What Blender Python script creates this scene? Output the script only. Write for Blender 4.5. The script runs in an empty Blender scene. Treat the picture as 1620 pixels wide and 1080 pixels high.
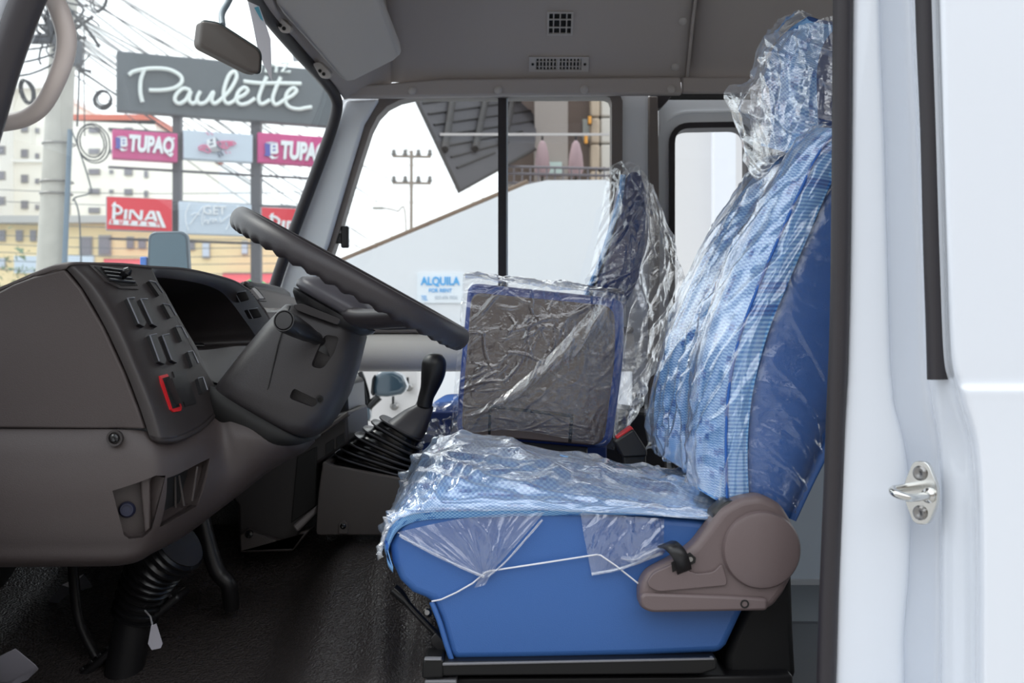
import bpy, bmesh, math, random
import numpy as np
from mathutils import Vector, Matrix, noise
random.seed(7)
SC = bpy.context.scene
COL = SC.collection

# ---------------------------------------------------------------- camera, world, exposure
F, CX, CY = 1750.0, 810.0, 540.0
cam_d = bpy.data.cameras.new('camera')
cam = bpy.data.objects.new('camera', cam_d)
COL.objects.link(cam)
cam.location = (0, 0, 0)
cam.rotation_euler = (math.pi / 2, 0, 0)
cam_d.sensor_width = 36.0
cam_d.lens = 36.0 * F / 1620.0
cam_d.clip_start = 0.02
cam_d.clip_end = 500
cam_d.dof.use_dof = True
cam_d.dof.focus_distance = 1.95
cam_d.dof.aperture_fstop = 7.0
SC.camera = cam

world = bpy.data.worlds.new('sky')
SC.world = world
world.use_nodes = True
wn = world.node_tree.nodes
wl = world.node_tree.links
wn.clear()
wo = wn.new('ShaderNodeOutputWorld')
wb = wn.new('ShaderNodeBackground')
tc = wn.new('ShaderNodeTexCoord')
nz = wn.new('ShaderNodeTexNoise')
nz.inputs['Scale'].default_value = 1.6
nz.inputs['Detail'].default_value = 3
rp = wn.new('ShaderNodeValToRGB')
rp.color_ramp.elements[0].position = 0.3
rp.color_ramp.elements[0].color = (0.80, 0.90, 1.0, 1)
rp.color_ramp.elements[1].position = 0.62
rp.color_ramp.elements[1].color = (0.98, 0.99, 1.0, 1)
wl.new(tc.outputs['Generated'], nz.inputs['Vector'])
wl.new(nz.outputs['Fac'], rp.inputs['Fac'])
wl.new(rp.outputs['Color'], wb.inputs['Color'])
wb.inputs['Strength'].default_value = 1.5
wl.new(wb.outputs['Background'], wo.inputs['Surface'])

sun_d = bpy.data.lights.new('sun', 'SUN')
sun_d.energy = 1.3
sun_d.angle = math.radians(25)
sun_d.color = (1.0, 0.97, 0.92)
sun = bpy.data.objects.new('sun', sun_d)
COL.objects.link(sun)
sun.rotation_euler = (math.radians(-8), math.radians(-34), 0)   # high, from ahead of the bus

vs = SC.view_settings
vs.view_transform = 'Standard'
vs.look = 'None'
vs.gamma = 1.0
vs.use_curve_mapping = False
vs.exposure = 0.45
SC.cycles.transparent_max_bounces = 24
SC.cycles.max_bounces = 10
SC.cycles.use_denoising = True

# ---------------------------------------------------------------- helpers
def P(px, py, Y):
    return Vector(((px - CX) / F * Y, Y, (CY - py) / F * Y))

def lin(c):
    out = []
    for v in c[:3]:
        v = v / 255.0
        out.append(v / 12.92 if v <= 0.04045 else ((v + 0.055) / 1.055) ** 2.4)
    return (out[0], out[1], out[2], 1.0)

MATS = {}
def mat(name, col, rough=0.5, metal=0.0, bump=0.0, bscale=400.0, spec=0.5, coat=0.0, var=0.0, vscale=6.0):
    if name in MATS:
        return MATS[name]
    m = bpy.data.materials.new(name)
    m.use_nodes = True
    nt = m.node_tree
    b = nt.nodes['Principled BSDF']
    b.inputs['Base Color'].default_value = lin(col)
    b.inputs['Roughness'].default_value = rough
    b.inputs['Metallic'].default_value = metal
    b.inputs['Specular IOR Level'].default_value = spec
    b.inputs['Coat Weight'].default_value = coat
    t = nt.nodes.new('ShaderNodeTexCoord')
    if bump > 0:
        n = nt.nodes.new('ShaderNodeTexNoise')
        n.inputs['Scale'].default_value = bscale
        n.inputs['Detail'].default_value = 2
        bp = nt.nodes.new('ShaderNodeBump')
        bp.inputs['Strength'].default_value = bump
        bp.inputs['Distance'].default_value = 0.002
        nt.links.new(t.outputs['Object'], n.inputs['Vector'])
        nt.links.new(n.outputs['Fac'], bp.inputs['Height'])
        nt.links.new(bp.outputs['Normal'], b.inputs['Normal'])
    if var > 0:
        n2 = nt.nodes.new('ShaderNodeTexNoise')
        n2.inputs['Scale'].default_value = vscale
        n2.inputs['Detail'].default_value = 4
        r = nt.nodes.new('ShaderNodeValToRGB')
        c = lin(col)
        r.color_ramp.elements[0].position = 0.3
        r.color_ramp.elements[1].position = 0.7
        r.color_ramp.elements[0].color = tuple(x * (1 - var) for x in c[:3]) + (1,)
        r.color_ramp.elements[1].color = tuple(min(1, x * (1 + var)) for x in c[:3]) + (1,)
        nt.links.new(t.outputs['Object'], n2.inputs['Vector'])
        nt.links.new(n2.outputs['Fac'], r.inputs['Fac'])
        nt.links.new(r.outputs['Color'], b.inputs['Base Color'])
    MATS[name] = m
    return m

def clear_mat(name, tint, base, power, gain, rough, haze=0.0, bump=0.0, bscale=60.0, stretch=(1, 1, 1), hazecol=(1, 1, 1, 1), rot=0.0, streak=0.0):
    """thin transparent sheet: see-through with grazing reflections and an optional milky haze"""
    m = bpy.data.materials.new(name)
    m.use_nodes = True
    nt = m.node_tree
    N, L = nt.nodes, nt.links
    N.clear()
    out = N.new('ShaderNodeOutputMaterial')
    tr = N.new('ShaderNodeBsdfTransparent')
    tr.inputs['Color'].default_value = tint
    gl = N.new('ShaderNodeBsdfGlossy')
    gl.inputs['Roughness'].default_value = rough
    gl.inputs['Color'].default_value = (1, 1, 1, 1)
    lw = N.new('ShaderNodeLayerWeight')
    lw.inputs['Blend'].default_value = 0.5
    pw = N.new('ShaderNodeMath'); pw.operation = 'POWER'; pw.inputs[1].default_value = power
    mu = N.new('ShaderNodeMath'); mu.operation = 'MULTIPLY_ADD'
    mu.inputs[1].default_value = gain; mu.inputs[2].default_value = base
    mu.use_clamp = True
    L.new(lw.outputs['Facing'], pw.inputs[0])
    L.new(pw.outputs[0], mu.inputs[0])
    mx = N.new('ShaderNodeMixShader')
    L.new(mu.outputs[0], mx.inputs[0])
    L.new(tr.outputs[0], mx.inputs[1])
    L.new(gl.outputs[0], mx.inputs[2])
    last = mx
    if bump > 0:
        t = N.new('ShaderNodeTexCoord')
        mp = N.new('ShaderNodeMapping')
        mp.inputs['Scale'].default_value = stretch
        mp.inputs['Rotation'].default_value = (0, 0, rot)
        n1 = N.new('ShaderNodeTexNoise')
        n1.inputs['Scale'].default_value = bscale
        n1.inputs['Detail'].default_value = 4
        n1.inputs['Distortion'].default_value = 1.2
        v = N.new('ShaderNodeTexVoronoi')
        v.feature = 'DISTANCE_TO_EDGE'
        v.inputs['Scale'].default_value = bscale * 0.55
        L.new(t.outputs['UV'], mp.inputs['Vector'])
        L.new(mp.outputs[0], n1.inputs['Vector'])
        vadd = N.new('ShaderNodeVectorMath'); vadd.operation = 'MULTIPLY_ADD'
        vadd.inputs[1].default_value = (0.06, 0.06, 0.06)
        L.new(n1.outputs['Color'], vadd.inputs[0])
        L.new(mp.outputs[0], vadd.inputs[2])
        L.new(vadd.outputs[0], v.inputs['Vector'])
        add = N.new('ShaderNodeMath'); add.operation = 'MULTIPLY_ADD'
        sm = N.new('ShaderNodeMath'); sm.operation = 'MINIMUM'; sm.inputs[1].default_value = 0.12
        L.new(v.outputs['Distance'], sm.inputs[0])
        L.new(sm.outputs[0], add.inputs[0])
        add.inputs[1].default_value = 2.5
        L.new(n1.outputs['Fac'], add.inputs[2])
        bp = N.new('ShaderNodeBump')
        bp.inputs['Strength'].default_value = bump
        bp.inputs['Distance'].default_value = 0.006
        L.new(add.outputs[0], bp.inputs['Height'])
        L.new(bp.outputs['Normal'], gl.inputs['Normal'])
        L.new(bp.outputs['Normal'], lw.inputs['Normal'])
    if haze > 0:
        df = N.new('ShaderNodeBsdfDiffuse'); df.inputs['Color'].default_value = hazecol
        tl = N.new('ShaderNodeBsdfTranslucent'); tl.inputs['Color'].default_value = hazecol
        m2 = N.new('ShaderNodeMixShader'); m2.inputs[0].default_value = 0.4
        L.new(df.outputs[0], m2.inputs[1]); L.new(tl.outputs[0], m2.inputs[2])
        m3 = N.new('ShaderNodeMixShader'); m3.inputs[0].default_value = haze
        L.new(mx.outputs[0], m3.inputs[1]); L.new(m2.outputs[0], m3.inputs[2])
        last = m3
    L.new(last.outputs[0], out.inputs['Surface'])
    return m

def fabric_mat():
    """blue seat cloth: narrow columns of rungs, every other column shifted, with scattered darker blocks"""
    m = bpy.data.materials.new('patterned_cloth')
    m.use_nodes = True
    nt = m.node_tree
    N, L = nt.nodes, nt.links
    b = N['Principled BSDF']
    b.inputs['Roughness'].default_value = 0.85
    t = N.new('ShaderNodeTexCoord')
    sp = N.new('ShaderNodeSeparateXYZ')
    L.new(t.outputs['UV'], sp.inputs[0])
    def M(op, a, bb=None, cc=None):
        n = N.new('ShaderNodeMath'); n.operation = op
        for i, v in enumerate((a, bb, cc)):
            if v is None: continue
            if isinstance(v, (int, float)): n.inputs[i].default_value = v
            else: L.new(v, n.inputs[i])
        return n.outputs[0]
    u, v = sp.outputs[0], sp.outputs[1]
    ci = M('FLOOR', M('DIVIDE', u, 0.0125))
    par = M('MODULO', M('ABSOLUTE', ci), 2.0)
    rung = M('FRACT', M('ADD', M('DIVIDE', v, 0.0062), M('MULTIPLY', par, 0.5)))
    rs = M('GREATER_THAN', rung, 0.5)
    ri = M('FLOOR', M('ADD', M('DIVIDE', v, 0.0155), M('MULTIPLY', par, 0.5)))
    cb = N.new('ShaderNodeCombineXYZ')
    L.new(ci, cb.inputs[0]); L.new(ri, cb.inputs[1])
    wnz = N.new('ShaderNodeTexWhiteNoise'); wnz.noise_dimensions = '2D'
    L.new(cb.outputs[0], wnz.inputs['Vector'])
    dark = M('GREATER_THAN', wnz.outputs['Value'], 0.86)
    mA = N.new('ShaderNodeMix'); mA.data_type = 'RGBA'
    mA.inputs[6].default_value = lin((92, 150, 214)); mA.inputs[7].default_value = lin((156, 202, 240))
    L.new(rs, mA.inputs[0])
    mB = N.new('ShaderNodeMix'); mB.data_type = 'RGBA'
    mB.inputs[6].default_value = lin((46, 98, 176)); mB.inputs[7].default_value = lin((92, 148, 212))
    L.new(rs, mB.inputs[0])
    mC = N.new('ShaderNodeMix'); mC.data_type = 'RGBA'
    L.new(dark, mC.inputs[0]); L.new(mA.outputs[2], mC.inputs[6]); L.new(mB.outputs[2], mC.inputs[7])
    L.new(mC.outputs[2], b.inputs['Base Color'])
    return m

def leather_floor_mat():
    m = bpy.data.materials.new('floor_vinyl')
    m.use_nodes = True
    nt = m.node_tree
    N, L = nt.nodes, nt.links
    b = N['Principled BSDF']
    b.inputs['Base Color'].default_value = lin((66, 61, 60))
    b.inputs['Roughness'].default_value = 0.30
    t = N.new('ShaderNodeTexCoord')
    v = N.new('ShaderNodeTexVoronoi'); v.feature = 'SMOOTH_F1'
    v.inputs['Scale'].default_value = 260
    n = N.new('ShaderNodeTexNoise'); n.inputs['Scale'].default_value = 90
    L.new(t.outputs['Object'], v.inputs['Vector']); L.new(t.outputs['Object'], n.inputs['Vector'])
    a = N.new('ShaderNodeMath'); a.operation = 'ADD'
    L.new(v.outputs['Distance'], a.inputs[0]); L.new(n.outputs['Fac'], a.inputs[1])
    bp = N.new('ShaderNodeBump'); bp.inputs['Strength'].default_value = 0.7; bp.inputs['Distance'].default_value = 0.004
    L.new(a.outputs[0], bp.inputs['Height']); L.new(bp.outputs['Normal'], b.inputs['Normal'])
    return m

# -- object creation
def tag(o, label=None, cat=None, group=None, kind=None):
    if label: o['label'] = label
    if cat: o['category'] = cat
    if group: o['group'] = group
    if kind: o['kind'] = kind
    return o

def thing(name, loc, label, cat, group=None):
    o = bpy.data.objects.new(name, None)
    o.empty_display_size = 0.05
    COL.objects.link(o)
    o.location = loc
    tag(o, label, cat, group)
    return o

def world_loc(o):
    v = Vector(o.location)
    p = o.parent
    while p is not None:
        v += Vector(p.location)
        p = p.parent
    return v

def link(name, bm, m, parent=None, smooth=True, sub=0, bevel=0.0, solid=0.0, bseg=2, recalc=True, auto=None):
    if recalc:
        bmesh.ops.recalc_face_normals(bm, faces=bm.faces[:])
    me = bpy.data.meshes.new(name)
    bm.to_mesh(me)
    bm.free()
    if smooth:
        me.polygons.foreach_set('use_smooth', [True] * len(me.polygons))
    if auto is not None:
        me.set_sharp_from_angle(angle=math.radians(auto))
    o = bpy.data.objects.new(name, me)
    COL.objects.link(o)
    if m is not None:
        me.materials.append(m)
    if parent is not None:
        o.parent = parent
        o.location = -world_loc(parent)
    if solid:
        md = o.modifiers.new('solid', 'SOLIDIFY'); md.thickness = abs(solid); md.offset = -1 if solid > 0 else 1
    if bevel:
        md = o.modifiers.new('bevel', 'BEVEL'); md.width = bevel; md.segments = bseg; md.limit_method = 'ANGLE'; md.angle_limit = math.radians(40)
        if auto is None and smooth:
            me.set_sharp_from_angle(angle=math.radians(50))
    if sub:
        md = o.modifiers.new('sub', 'SUBSURF'); md.levels = sub; md.render_levels = sub
    return o

def bake(o):
    """apply the modifiers of an object into its mesh"""
    dg = bpy.context.evaluated_depsgraph_get()
    me = bpy.data.meshes.new_from_object(o.evaluated_get(dg))
    o.modifiers.clear()
    old = o.data
    o.data = me
    bpy.data.meshes.remove(old)
    return o

def cut(o, cutters):
    bpy.context.view_layer.update()
    for c in cutters:
        md = o.modifiers.new('cut', 'BOOLEAN'); md.operation = 'DIFFERENCE'; md.object = c; md.solver = 'EXACT'
    bpy.context.view_layer.update()
    bake(o)
    for c in cutters:
        me = c.data
        bpy.data.objects.remove(c)
        bpy.data.meshes.remove(me)
    o.data.set_sharp_from_angle(angle=math.radians(45))
    return o

def add_prism(bm, pts, off):
    """closed prism: polygon of world points moved by vector off"""
    a = [bm.verts.new(p) for p in pts]
    b = [bm.verts.new(Vector(p) + Vector(off)) for p in pts]
    bm.faces.new(a)
    bm.faces.new(b[::-1])
    n = len(a)
    for i in range(n):
        j = (i + 1) % n
        bm.faces.new((a[j], a[i], b[i], b[j]))

def prism(name, pts, off, m, parent=None, bevel=0.0, smooth=True, bseg=2):
    bm = bmesh.new()
    add_prism(bm, pts, off)
    return link(name, bm, m, parent, smooth, bevel=bevel, bseg=bseg, auto=None if bevel else 40)

def slab(name, pix, Y0, Y1, m, parent=None, bevel=0.0, bseg=2):
    """outline seen at depth Y0, going straight back to Y1"""
    return prism(name, [P(x, y, Y0) for x, y in pix], (0, Y1 - Y0, 0), m, parent, bevel, bseg=bseg)

def add_box(bm, c, s, rot=None):
    c = Vector(c)
    vs_ = []
    for x in (-1, 1):
        for y in (-1, 1):
            for z in (-1, 1):
                v = Vector((x * s[0] / 2, y * s[1] / 2, z * s[2] / 2))
                if rot is not None: v = rot @ v
                vs_.append(bm.verts.new(c + v))
    for f in ((0, 1, 3, 2), (4, 6, 7, 5), (0, 4, 5, 1), (2, 3, 7, 6), (0, 2, 6, 4), (1, 5, 7, 3)):
        bm.faces.new([vs_[i] for i in f])

def box(name, c, s, m, parent=None, bevel=0.0, rot=None):
    bm = bmesh.new()
    add_box(bm, c, s, rot)
    return link(name, bm, m, parent, bool(bevel), bevel=bevel)

def span(name, lo, hi, m, parent=None, bevel=0.0):
    lo, hi = Vector(lo), Vector(hi)
    return box(name, (lo + hi) / 2, hi - lo, m, parent, bevel)

def crom(p0, p1, p2, p3, t):
    return 0.5 * ((2 * p1) + (p2 - p0) * t + (2 * p0 - 5 * p1 + 4 * p2 - p3) * t * t + (3 * p1 - p0 - 3 * p2 + p3) * t ** 3)

def path(pts, n, closed=False):
    pts = [Vector(p) for p in pts]
    k = len(pts)
    out = []
    segs = k if closed else k - 1
    for i in range(n + (0 if closed else 1)):
        s = i / n * segs
        j = min(int(s), segs - 1)
        t = s - j
        if closed:
            q = [pts[(j + d) % k] for d in (-1, 0, 1, 2)]
        else:
            q = [pts[max(0, min(k - 1, j + d))] for d in (-1, 0, 1, 2)]
        out.append(crom(*q, t))
    return out

def add_tube(bm, pts, r, seg=10, closed=False, cap=True, squash=None):
    pts = [Vector(p) for p in pts]
    n = len(pts)
    rs = r if isinstance(r, (list, tuple)) else [r] * n
    tang = []
    for i in range(n):
        a = pts[(i - 1) % n] if (closed or i > 0) else pts[i]
        b = pts[(i + 1) % n] if (closed or i < n - 1) else pts[i]
        tang.append((b - a).normalized())
    up = Vector((0, 1, 0)) if abs(tang[0].y) < 0.9 else Vector((0, 0, 1))
    rings = []
    nrm = (up - up.dot(tang[0]) * tang[0]).normalized()
    for i in range(n):
        nrm = nrm - nrm.dot(tang[i]) * tang[i]
        if nrm.length < 1e-6: nrm = tang[i].orthogonal()
        nrm.normalize()
        bi = tang[i].cross(nrm)
        ring = []
        for k in range(seg):
            a = 2 * math.pi * k / seg
            sx = squash if squash else 1.0
            ring.append(bm.verts.new(pts[i] + rs[i] * (math.cos(a) * nrm * sx + math.sin(a) * bi)))
        rings.append(ring)
    for i in range(n if closed else n - 1):
        A, B = rings[i], rings[(i + 1) % n]
        for k in range(seg):
            k2 = (k + 1) % seg
            bm.faces.new((A[k], A[k2], B[k2], B[k]))
    if cap and not closed:
        bm.faces.new(rings[0][::-1])
        bm.faces.new(rings[-1])
    return rings

def tube(name, pts, r, m, parent=None, seg=10, closed=False, squash=None):
    bm = bmesh.new()
    add_tube(bm, pts, r, seg, closed, squash=squash)
    return link(name, bm, m, parent, True, auto=60)

def add_lathe(bm, origin, axis, prof, seg=24):
    """prof: (radius, height along axis) from bottom to top"""
    axis = Vector(axis).normalized()
    a = axis.orthogonal().normalized()
    b = axis.cross(a)
    rings = []
    for r, h in prof:
        c = Vector(origin) + axis * h
        if r < 1e-6:
            rings.append([bm.verts.new(c)])
        else:
            rings.append([bm.verts.new(c + r * (math.cos(2 * math.pi * k / seg) * a + math.sin(2 * math.pi * k / seg) * b)) for k in range(seg)])
    for A, B in zip(rings, rings[1:]):
        for k in range(seg):
            k2 = (k + 1) % seg
            if len(A) == 1 and len(B) == 1: continue
            if len(A) == 1: bm.faces.new((A[0], B[k2], B[k]))
            elif len(B) == 1: bm.faces.new((A[k], A[k2], B[0]))
            else: bm.faces.new((A[k], A[k2], B[k2], B[k]))

def lathe(name, origin, axis, prof, m, parent=None, seg=24, auto=35):
    bm = bmesh.new()
    add_lathe(bm, origin, axis, prof, seg)
    return link(name, bm, m, parent, True, auto=auto)

class Surf:
    """Catmull-Rom surface through a grid of control points; s runs along a row, t from row to row"""
    def __init__(self, rows):
        self.R = [[Vector(p) for p in r] for r in rows]
    def __call__(self, s, t):
        R = self.R
        nr, nc = len(R), len(R[0])
        a = max(0.0, min(1.0, t)) * (nr - 1); i = min(int(a), nr - 2); ft = a - i
        b = max(0.0, min(1.0, s)) * (nc - 1); j = min(int(b), nc - 2); fs = b - j
        col = []
        for d in (-1, 0, 1, 2):
            row = R[max(0, min(nr - 1, i + d))]
            col.append(crom(*[row[max(0, min(nc - 1, j + e))] for e in (-1, 0, 1, 2)], fs))
        return crom(*col, ft)
    def normal(self, s, t, out=None):
        e = 1e-3
        s = min(max(s, e), 1 - e); t = min(max(t, e), 1 - e)
        n = (self(s + e, t) - self(s - e, t)).cross(self(s, t + e) - self(s, t - e))
        n.normalize()
        if out is not None and n.dot(Vector(out)) < 0: n = -n
        return n
    def find(self, px, py):
        """surface point seen at this picture position (nearest in s,t search)"""
        def err(s, t):
            q = self(s, t)
            return (CX + F * q.x / q.y - px) ** 2 + (CY - F * q.z / q.y - py) ** 2
        best = min(((err(i / 24, j / 24), i / 24, j / 24) for i in range(25) for j in range(25)))
        e, s, t = best
        st = 1 / 24
        while st > 2e-4:
            moved = False
            for ds, dt in ((st, 0), (-st, 0), (0, st), (0, -st), (st, st), (-st, -st), (st, -st), (-st, st)):
                s2, t2 = min(1, max(0, s + ds)), min(1, max(0, t + dt))
                e2 = err(s2, t2)
                if e2 < e:
                    e, s, t, moved = e2, s2, t2, True
            if not moved: st *= 0.5
        return s, t

def add_grid(bm, fn, nu, nv, uv=None):
    g = [[bm.verts.new(fn(i / nu, j / nv)) for i in range(nu + 1)] for j in range(nv + 1)]
    lay = bm.loops.layers.uv.verify() if uv else None
    for j in range(nv):
        for i in range(nu):
            f = bm.faces.new((g[j][i], g[j][i + 1], g[j + 1][i + 1], g[j + 1][i]))
            if lay:
                for lp, (a, b) in zip(f.loops, ((i, j), (i + 1, j), (i + 1, j + 1), (i, j + 1))):
                    lp[lay].uv = (a / nu * uv[0], b / nv * uv[1])
    return g

def sheet(name, fn, nu, nv, m, parent=None, solid=0.0, uv=None, auto=None, flip=False):
    bm = bmesh.new()
    add_grid(bm, fn, nu, nv, uv)
    if flip:
        bmesh.ops.reverse_faces(bm, faces=bm.faces[:])
    return link(name, bm, m, parent, True, solid=solid, recalc=False, auto=auto)

def on_surf(name, surf, pix, h, m, parent=None, bevel=0.0, out=(1, -0.5, 0.2), sink=0.002, cuts=3):
    """raised pad that follows a surface, outline given where it is seen"""
    st = [surf.find(*p) for p in pix]
    c = (sum(s for s, t in st) / len(st), sum(t for s, t in st) / len(st))
    n0 = surf.normal(*c, out)
    bm = bmesh.new()
    cv = bm.verts.new((c[0], c[1], 0))
    rim = [bm.verts.new((s, t, 0)) for s, t in st]
    for i in range(len(rim)):
        bm.faces.new((cv, rim[i], rim[(i + 1) % len(rim)]))
    bmesh.ops.subdivide_edges(bm, edges=bm.edges[:], cuts=cuts, use_grid_fill=True)
    ex = bmesh.ops.extrude_face_region(bm, geom=bm.faces[:])
    up = set(g for g in ex['geom'] if isinstance(g, bmesh.types.BMVert))
    for v in bm.verts:
        q = surf(v.co.x, v.co.y)
        n = surf.normal(v.co.x, v.co.y, out)
        v.co = q + n * (h if v in up else -sink)
    return link(name, bm, m, parent, True, auto=40)

def rounded(pts, r, seg=5):
    """round the corners of a 2-D polygon"""
    out = []
    n = len(pts)
    for i in range(n):
        a, b, c = Vector(pts[i - 1]), Vector(pts[i]), Vector(pts[(i + 1) % n])
        rr = r[i] if isinstance(r, (list, tuple)) else r
        d1, d2 = (a - b), (c - b)
        k = min(rr, d1.length * 0.45, d2.length * 0.45)
        p1, p2 = b + d1.normalized() * k, b + d2.normalized() * k
        for q in range(seg + 1):
            t = q / seg
            out.append(((1 - t) ** 2 * p1 + 2 * t * (1 - t) * b + t * t * p2)[:2])
    return out

def offset_poly(pts, d):
    """grow a 2-D polygon by d (either winding)"""
    n = len(pts)
    area = sum(pts[i][0] * pts[(i + 1) % n][1] - pts[(i + 1) % n][0] * pts[i][1] for i in range(n))
    sg = 1 if area > 0 else -1
    out = []
    for i in range(n):
        a, b, c = Vector(pts[i - 1]), Vector(pts[i]), Vector(pts[(i + 1) % n])
        e1, e2 = (b - a), (c - b)
        if e1.length < 1e-9: e1 = e2
        if e2.length < 1e-9: e2 = e1
        n1 = Vector((e1.y, -e1.x)).normalized() * sg
        n2 = Vector((e2.y, -e2.x)).normalized() * sg
        m_ = (n1 + n2)
        m_ = m_ / max(0.35, m_.length_squared / 2)
        out.append((b.x + m_.x * d, b.y + m_.y * d))
    return out

def plate(name, outer, holes, Y0, Y1, m, parent=None, bevel=0.0):
    """plate facing the camera with holes: outlines seen at Y0, thickness to Y1"""
    bm = bmesh.new()
    edges = []
    for loop in [outer] + holes:
        v = [bm.verts.new(P(x, y, Y0)) for x, y in loop]
        edges += [bm.edges.new((v[i], v[(i + 1) % len(v)])) for i in range(len(v))]
    r = bmesh.ops.triangle_fill(bm, edges=edges, use_beauty=True, use_dissolve=False)
    faces = [g for g in r['geom'] if isinstance(g, bmesh.types.BMFace)]
    ex = bmesh.ops.extrude_face_region(bm, geom=faces)
    vv = [g for g in ex['geom'] if isinstance(g, bmesh.types.BMVert)]
    bmesh.ops.translate(bm, verts=vv, vec=(0, Y1 - Y0, 0))
    bm.faces.ensure_lookup_table()
    return link(name, bm, m, parent, True, bevel=bevel, auto=40)

def ring_frame(name, inner, d, Y0, Y1, m, parent=None):
    """frame of width d around an outline"""
    outer = offset_poly(inner, d)
    bm = bmesh.new()
    n = len(inner)
    L = []
    for loop, Y in ((inner, Y0), (outer, Y0), (outer, Y1), (inner, Y1)):
        k = Y0
        L.append([bm.verts.new(P(x, y, k) + Vector((0, Y - k, 0))) for x, y in loop])
    for q in range(4):
        A, B = L[q], L[(q + 1) % 4]
        for i in range(n):
            j = (i + 1) % n
            bm.faces.new((A[i], A[j], B[j], B[i]))
    return link(name, bm, m, parent, True, auto=40)

def text_mesh(name, s, size, m, parent, frame, align='CENTER', extrude=0.004, bold=0.0, shear=0.0, sx=1.0):
    """lettering as geometry; frame = (origin, right, up)"""
    c = bpy.data.curves.new(name, 'FONT')
    c.body = s
    c.size = size
    c.align_x = align
    c.align_y = 'CENTER'
    c.extrude = extrude
    c.offset = bold
    c.shear = shear
    o = bpy.data.objects.new('text_tmp', c)
    COL.objects.link(o)
    bpy.context.view_layer.update()
    dg = bpy.context.evaluated_depsgraph_get()
    me = bpy.data.meshes.new_from_object(o.evaluated_get(dg))
    bpy.data.objects.remove(o)
    bpy.data.curves.remove(c)
    org, r, u = Vector(frame[0]), Vector(frame[1]).normalized(), Vector(frame[2]).normalized()
    w = r.cross(u)
    for v in me.vertices:
        v.co = org + r * v.co.x * sx + u * v.co.y + w * v.co.z
    me.name = name
    me.materials.clear()
    me.materials.append(m)
    o = bpy.data.objects.new(name, me)
    COL.objects.link(o)
    o.parent = parent
    o.location = -world_loc(parent)
    return o

def smooth01(x, a, b):
    t = max(0.0, min(1.0, (x - a) / (b - a)))
    return t * t * (3 - 2 * t)

# ---------------------------------------------------------------- materials
white_paint = mat('white_paint', (228, 233, 241), 0.22, coat=0.5)
far_white = mat('white_paint_inside', (236, 240, 244), 0.3, coat=0.3)
seal_black = mat('rubber_black', (46, 42, 46), 0.5, bump=0.1)
frame_taupe = mat('trim_taupe', (118, 110, 106), 0.55, bump=0.05)
headliner = mat('headliner', (178, 170, 166), 0.8, bump=0.15, bscale=600)
visor_mat = mat('visor_vinyl', (186, 181, 177), 0.7, bump=0.12, bscale=500)
vent_grey = mat('vent_grey', (190, 184, 180), 0.5)
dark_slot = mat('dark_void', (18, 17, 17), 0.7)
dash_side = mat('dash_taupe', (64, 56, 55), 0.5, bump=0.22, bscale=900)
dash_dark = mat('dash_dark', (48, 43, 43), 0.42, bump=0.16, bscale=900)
black_plastic = mat('black_plastic', (27, 26, 28), 0.38, bump=0.1, bscale=900)
black_gloss = mat('black_gloss', (20, 20, 22), 0.18)
column_mat = mat('column_plastic', (46, 43, 45), 0.42, bump=0.15, bscale=900)
wheel_mat = mat('wheel_rubber', (52, 48, 51), 0.42, bump=0.15, bscale=700)
console_mat = mat('console_grey', (74, 68, 66), 0.5, bump=0.2, bscale=900)
handle_beige = mat('handle_beige', (186, 175, 170), 0.42)
blue_vinyl = mat('blue_vinyl', (58, 102, 168), 0.42, bump=0.2, bscale=700)
navy_vinyl = mat('navy_vinyl', (34, 56, 112), 0.4, bump=0.12, bscale=500)
pan_grey = mat('seat_pan_grey', (98, 86, 84), 0.45, bump=0.15, bscale=500)
recliner_mat = mat('recliner_taupe', (108, 94, 94), 0.45, bump=0.12, bscale=900)
red_plastic = mat('red_plastic', (200, 30, 38), 0.35)
chrome = mat('chrome', (215, 215, 212), 0.18, metal=1.0)
steel = mat('steel_screw', (150, 148, 146), 0.3, metal=1.0)
cord_white = mat('elastic_white', (235, 235, 240), 0.5)
paper = mat('paper_white', (225, 222, 228), 0.7)
step_grey = mat('step_grey', (105, 110, 116), 0.6, bump=0.15, bscale=300)
panel_grey = mat('panel_grey_blue', (178, 188, 198), 0.5)
cloth = fabric_mat()
floor_vinyl = leather_floor_mat()
glass = clear_mat('window_glass', (0.93, 0.95, 0.95, 1), 0.03, 4.0, 0.6, 0.0)
wind_glass = clear_mat('windshield_glass', (0.92, 0.96, 0.955, 1), 0.03, 4.0, 0.6, 0.0, haze=0.06)  # haze puts veil glare into the glass, as thin milky dust
film_top = clear_mat('plastic_film_loose', (0.96, 0.975, 1.0, 1), 0.22, 1.6, 0.75, 0.08, haze=0.13, bump=0.18, bscale=60, hazecol=(0.93, 0.96, 1, 1))
film_back = clear_mat('plastic_film_stretched', (0.96, 0.975, 1.0, 1), 0.17, 1.8, 0.8, 0.08, haze=0.05, bump=0.15, bscale=60, stretch=(2.4, 0.5, 1), hazecol=(0.93, 0.96, 1, 1))
film_side = clear_mat('plastic_film_flat', (0.97, 0.98, 1.0, 1), 0.07, 2.0, 0.8, 0.08, haze=0.02, bump=0.15, bscale=60, hazecol=(0.93, 0.96, 1, 1))
film_dark = clear_mat('plastic_film_crinkled', (0.97, 0.98, 0.99, 1), 0.15, 1.8, 0.8, 0.07, haze=0.02, bump=0.15, bscale=60, hazecol=(0.95, 0.97, 1, 1))

# ================================================================ STRUCTURE
GZ = -1.30
span('ground', (-120, -30, GZ - 0.2), (120, 160, GZ), mat('asphalt', (150, 148, 145), 0.9, bump=0.3, bscale=60, var=0.1), None)['kind'] = 'structure'

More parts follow.
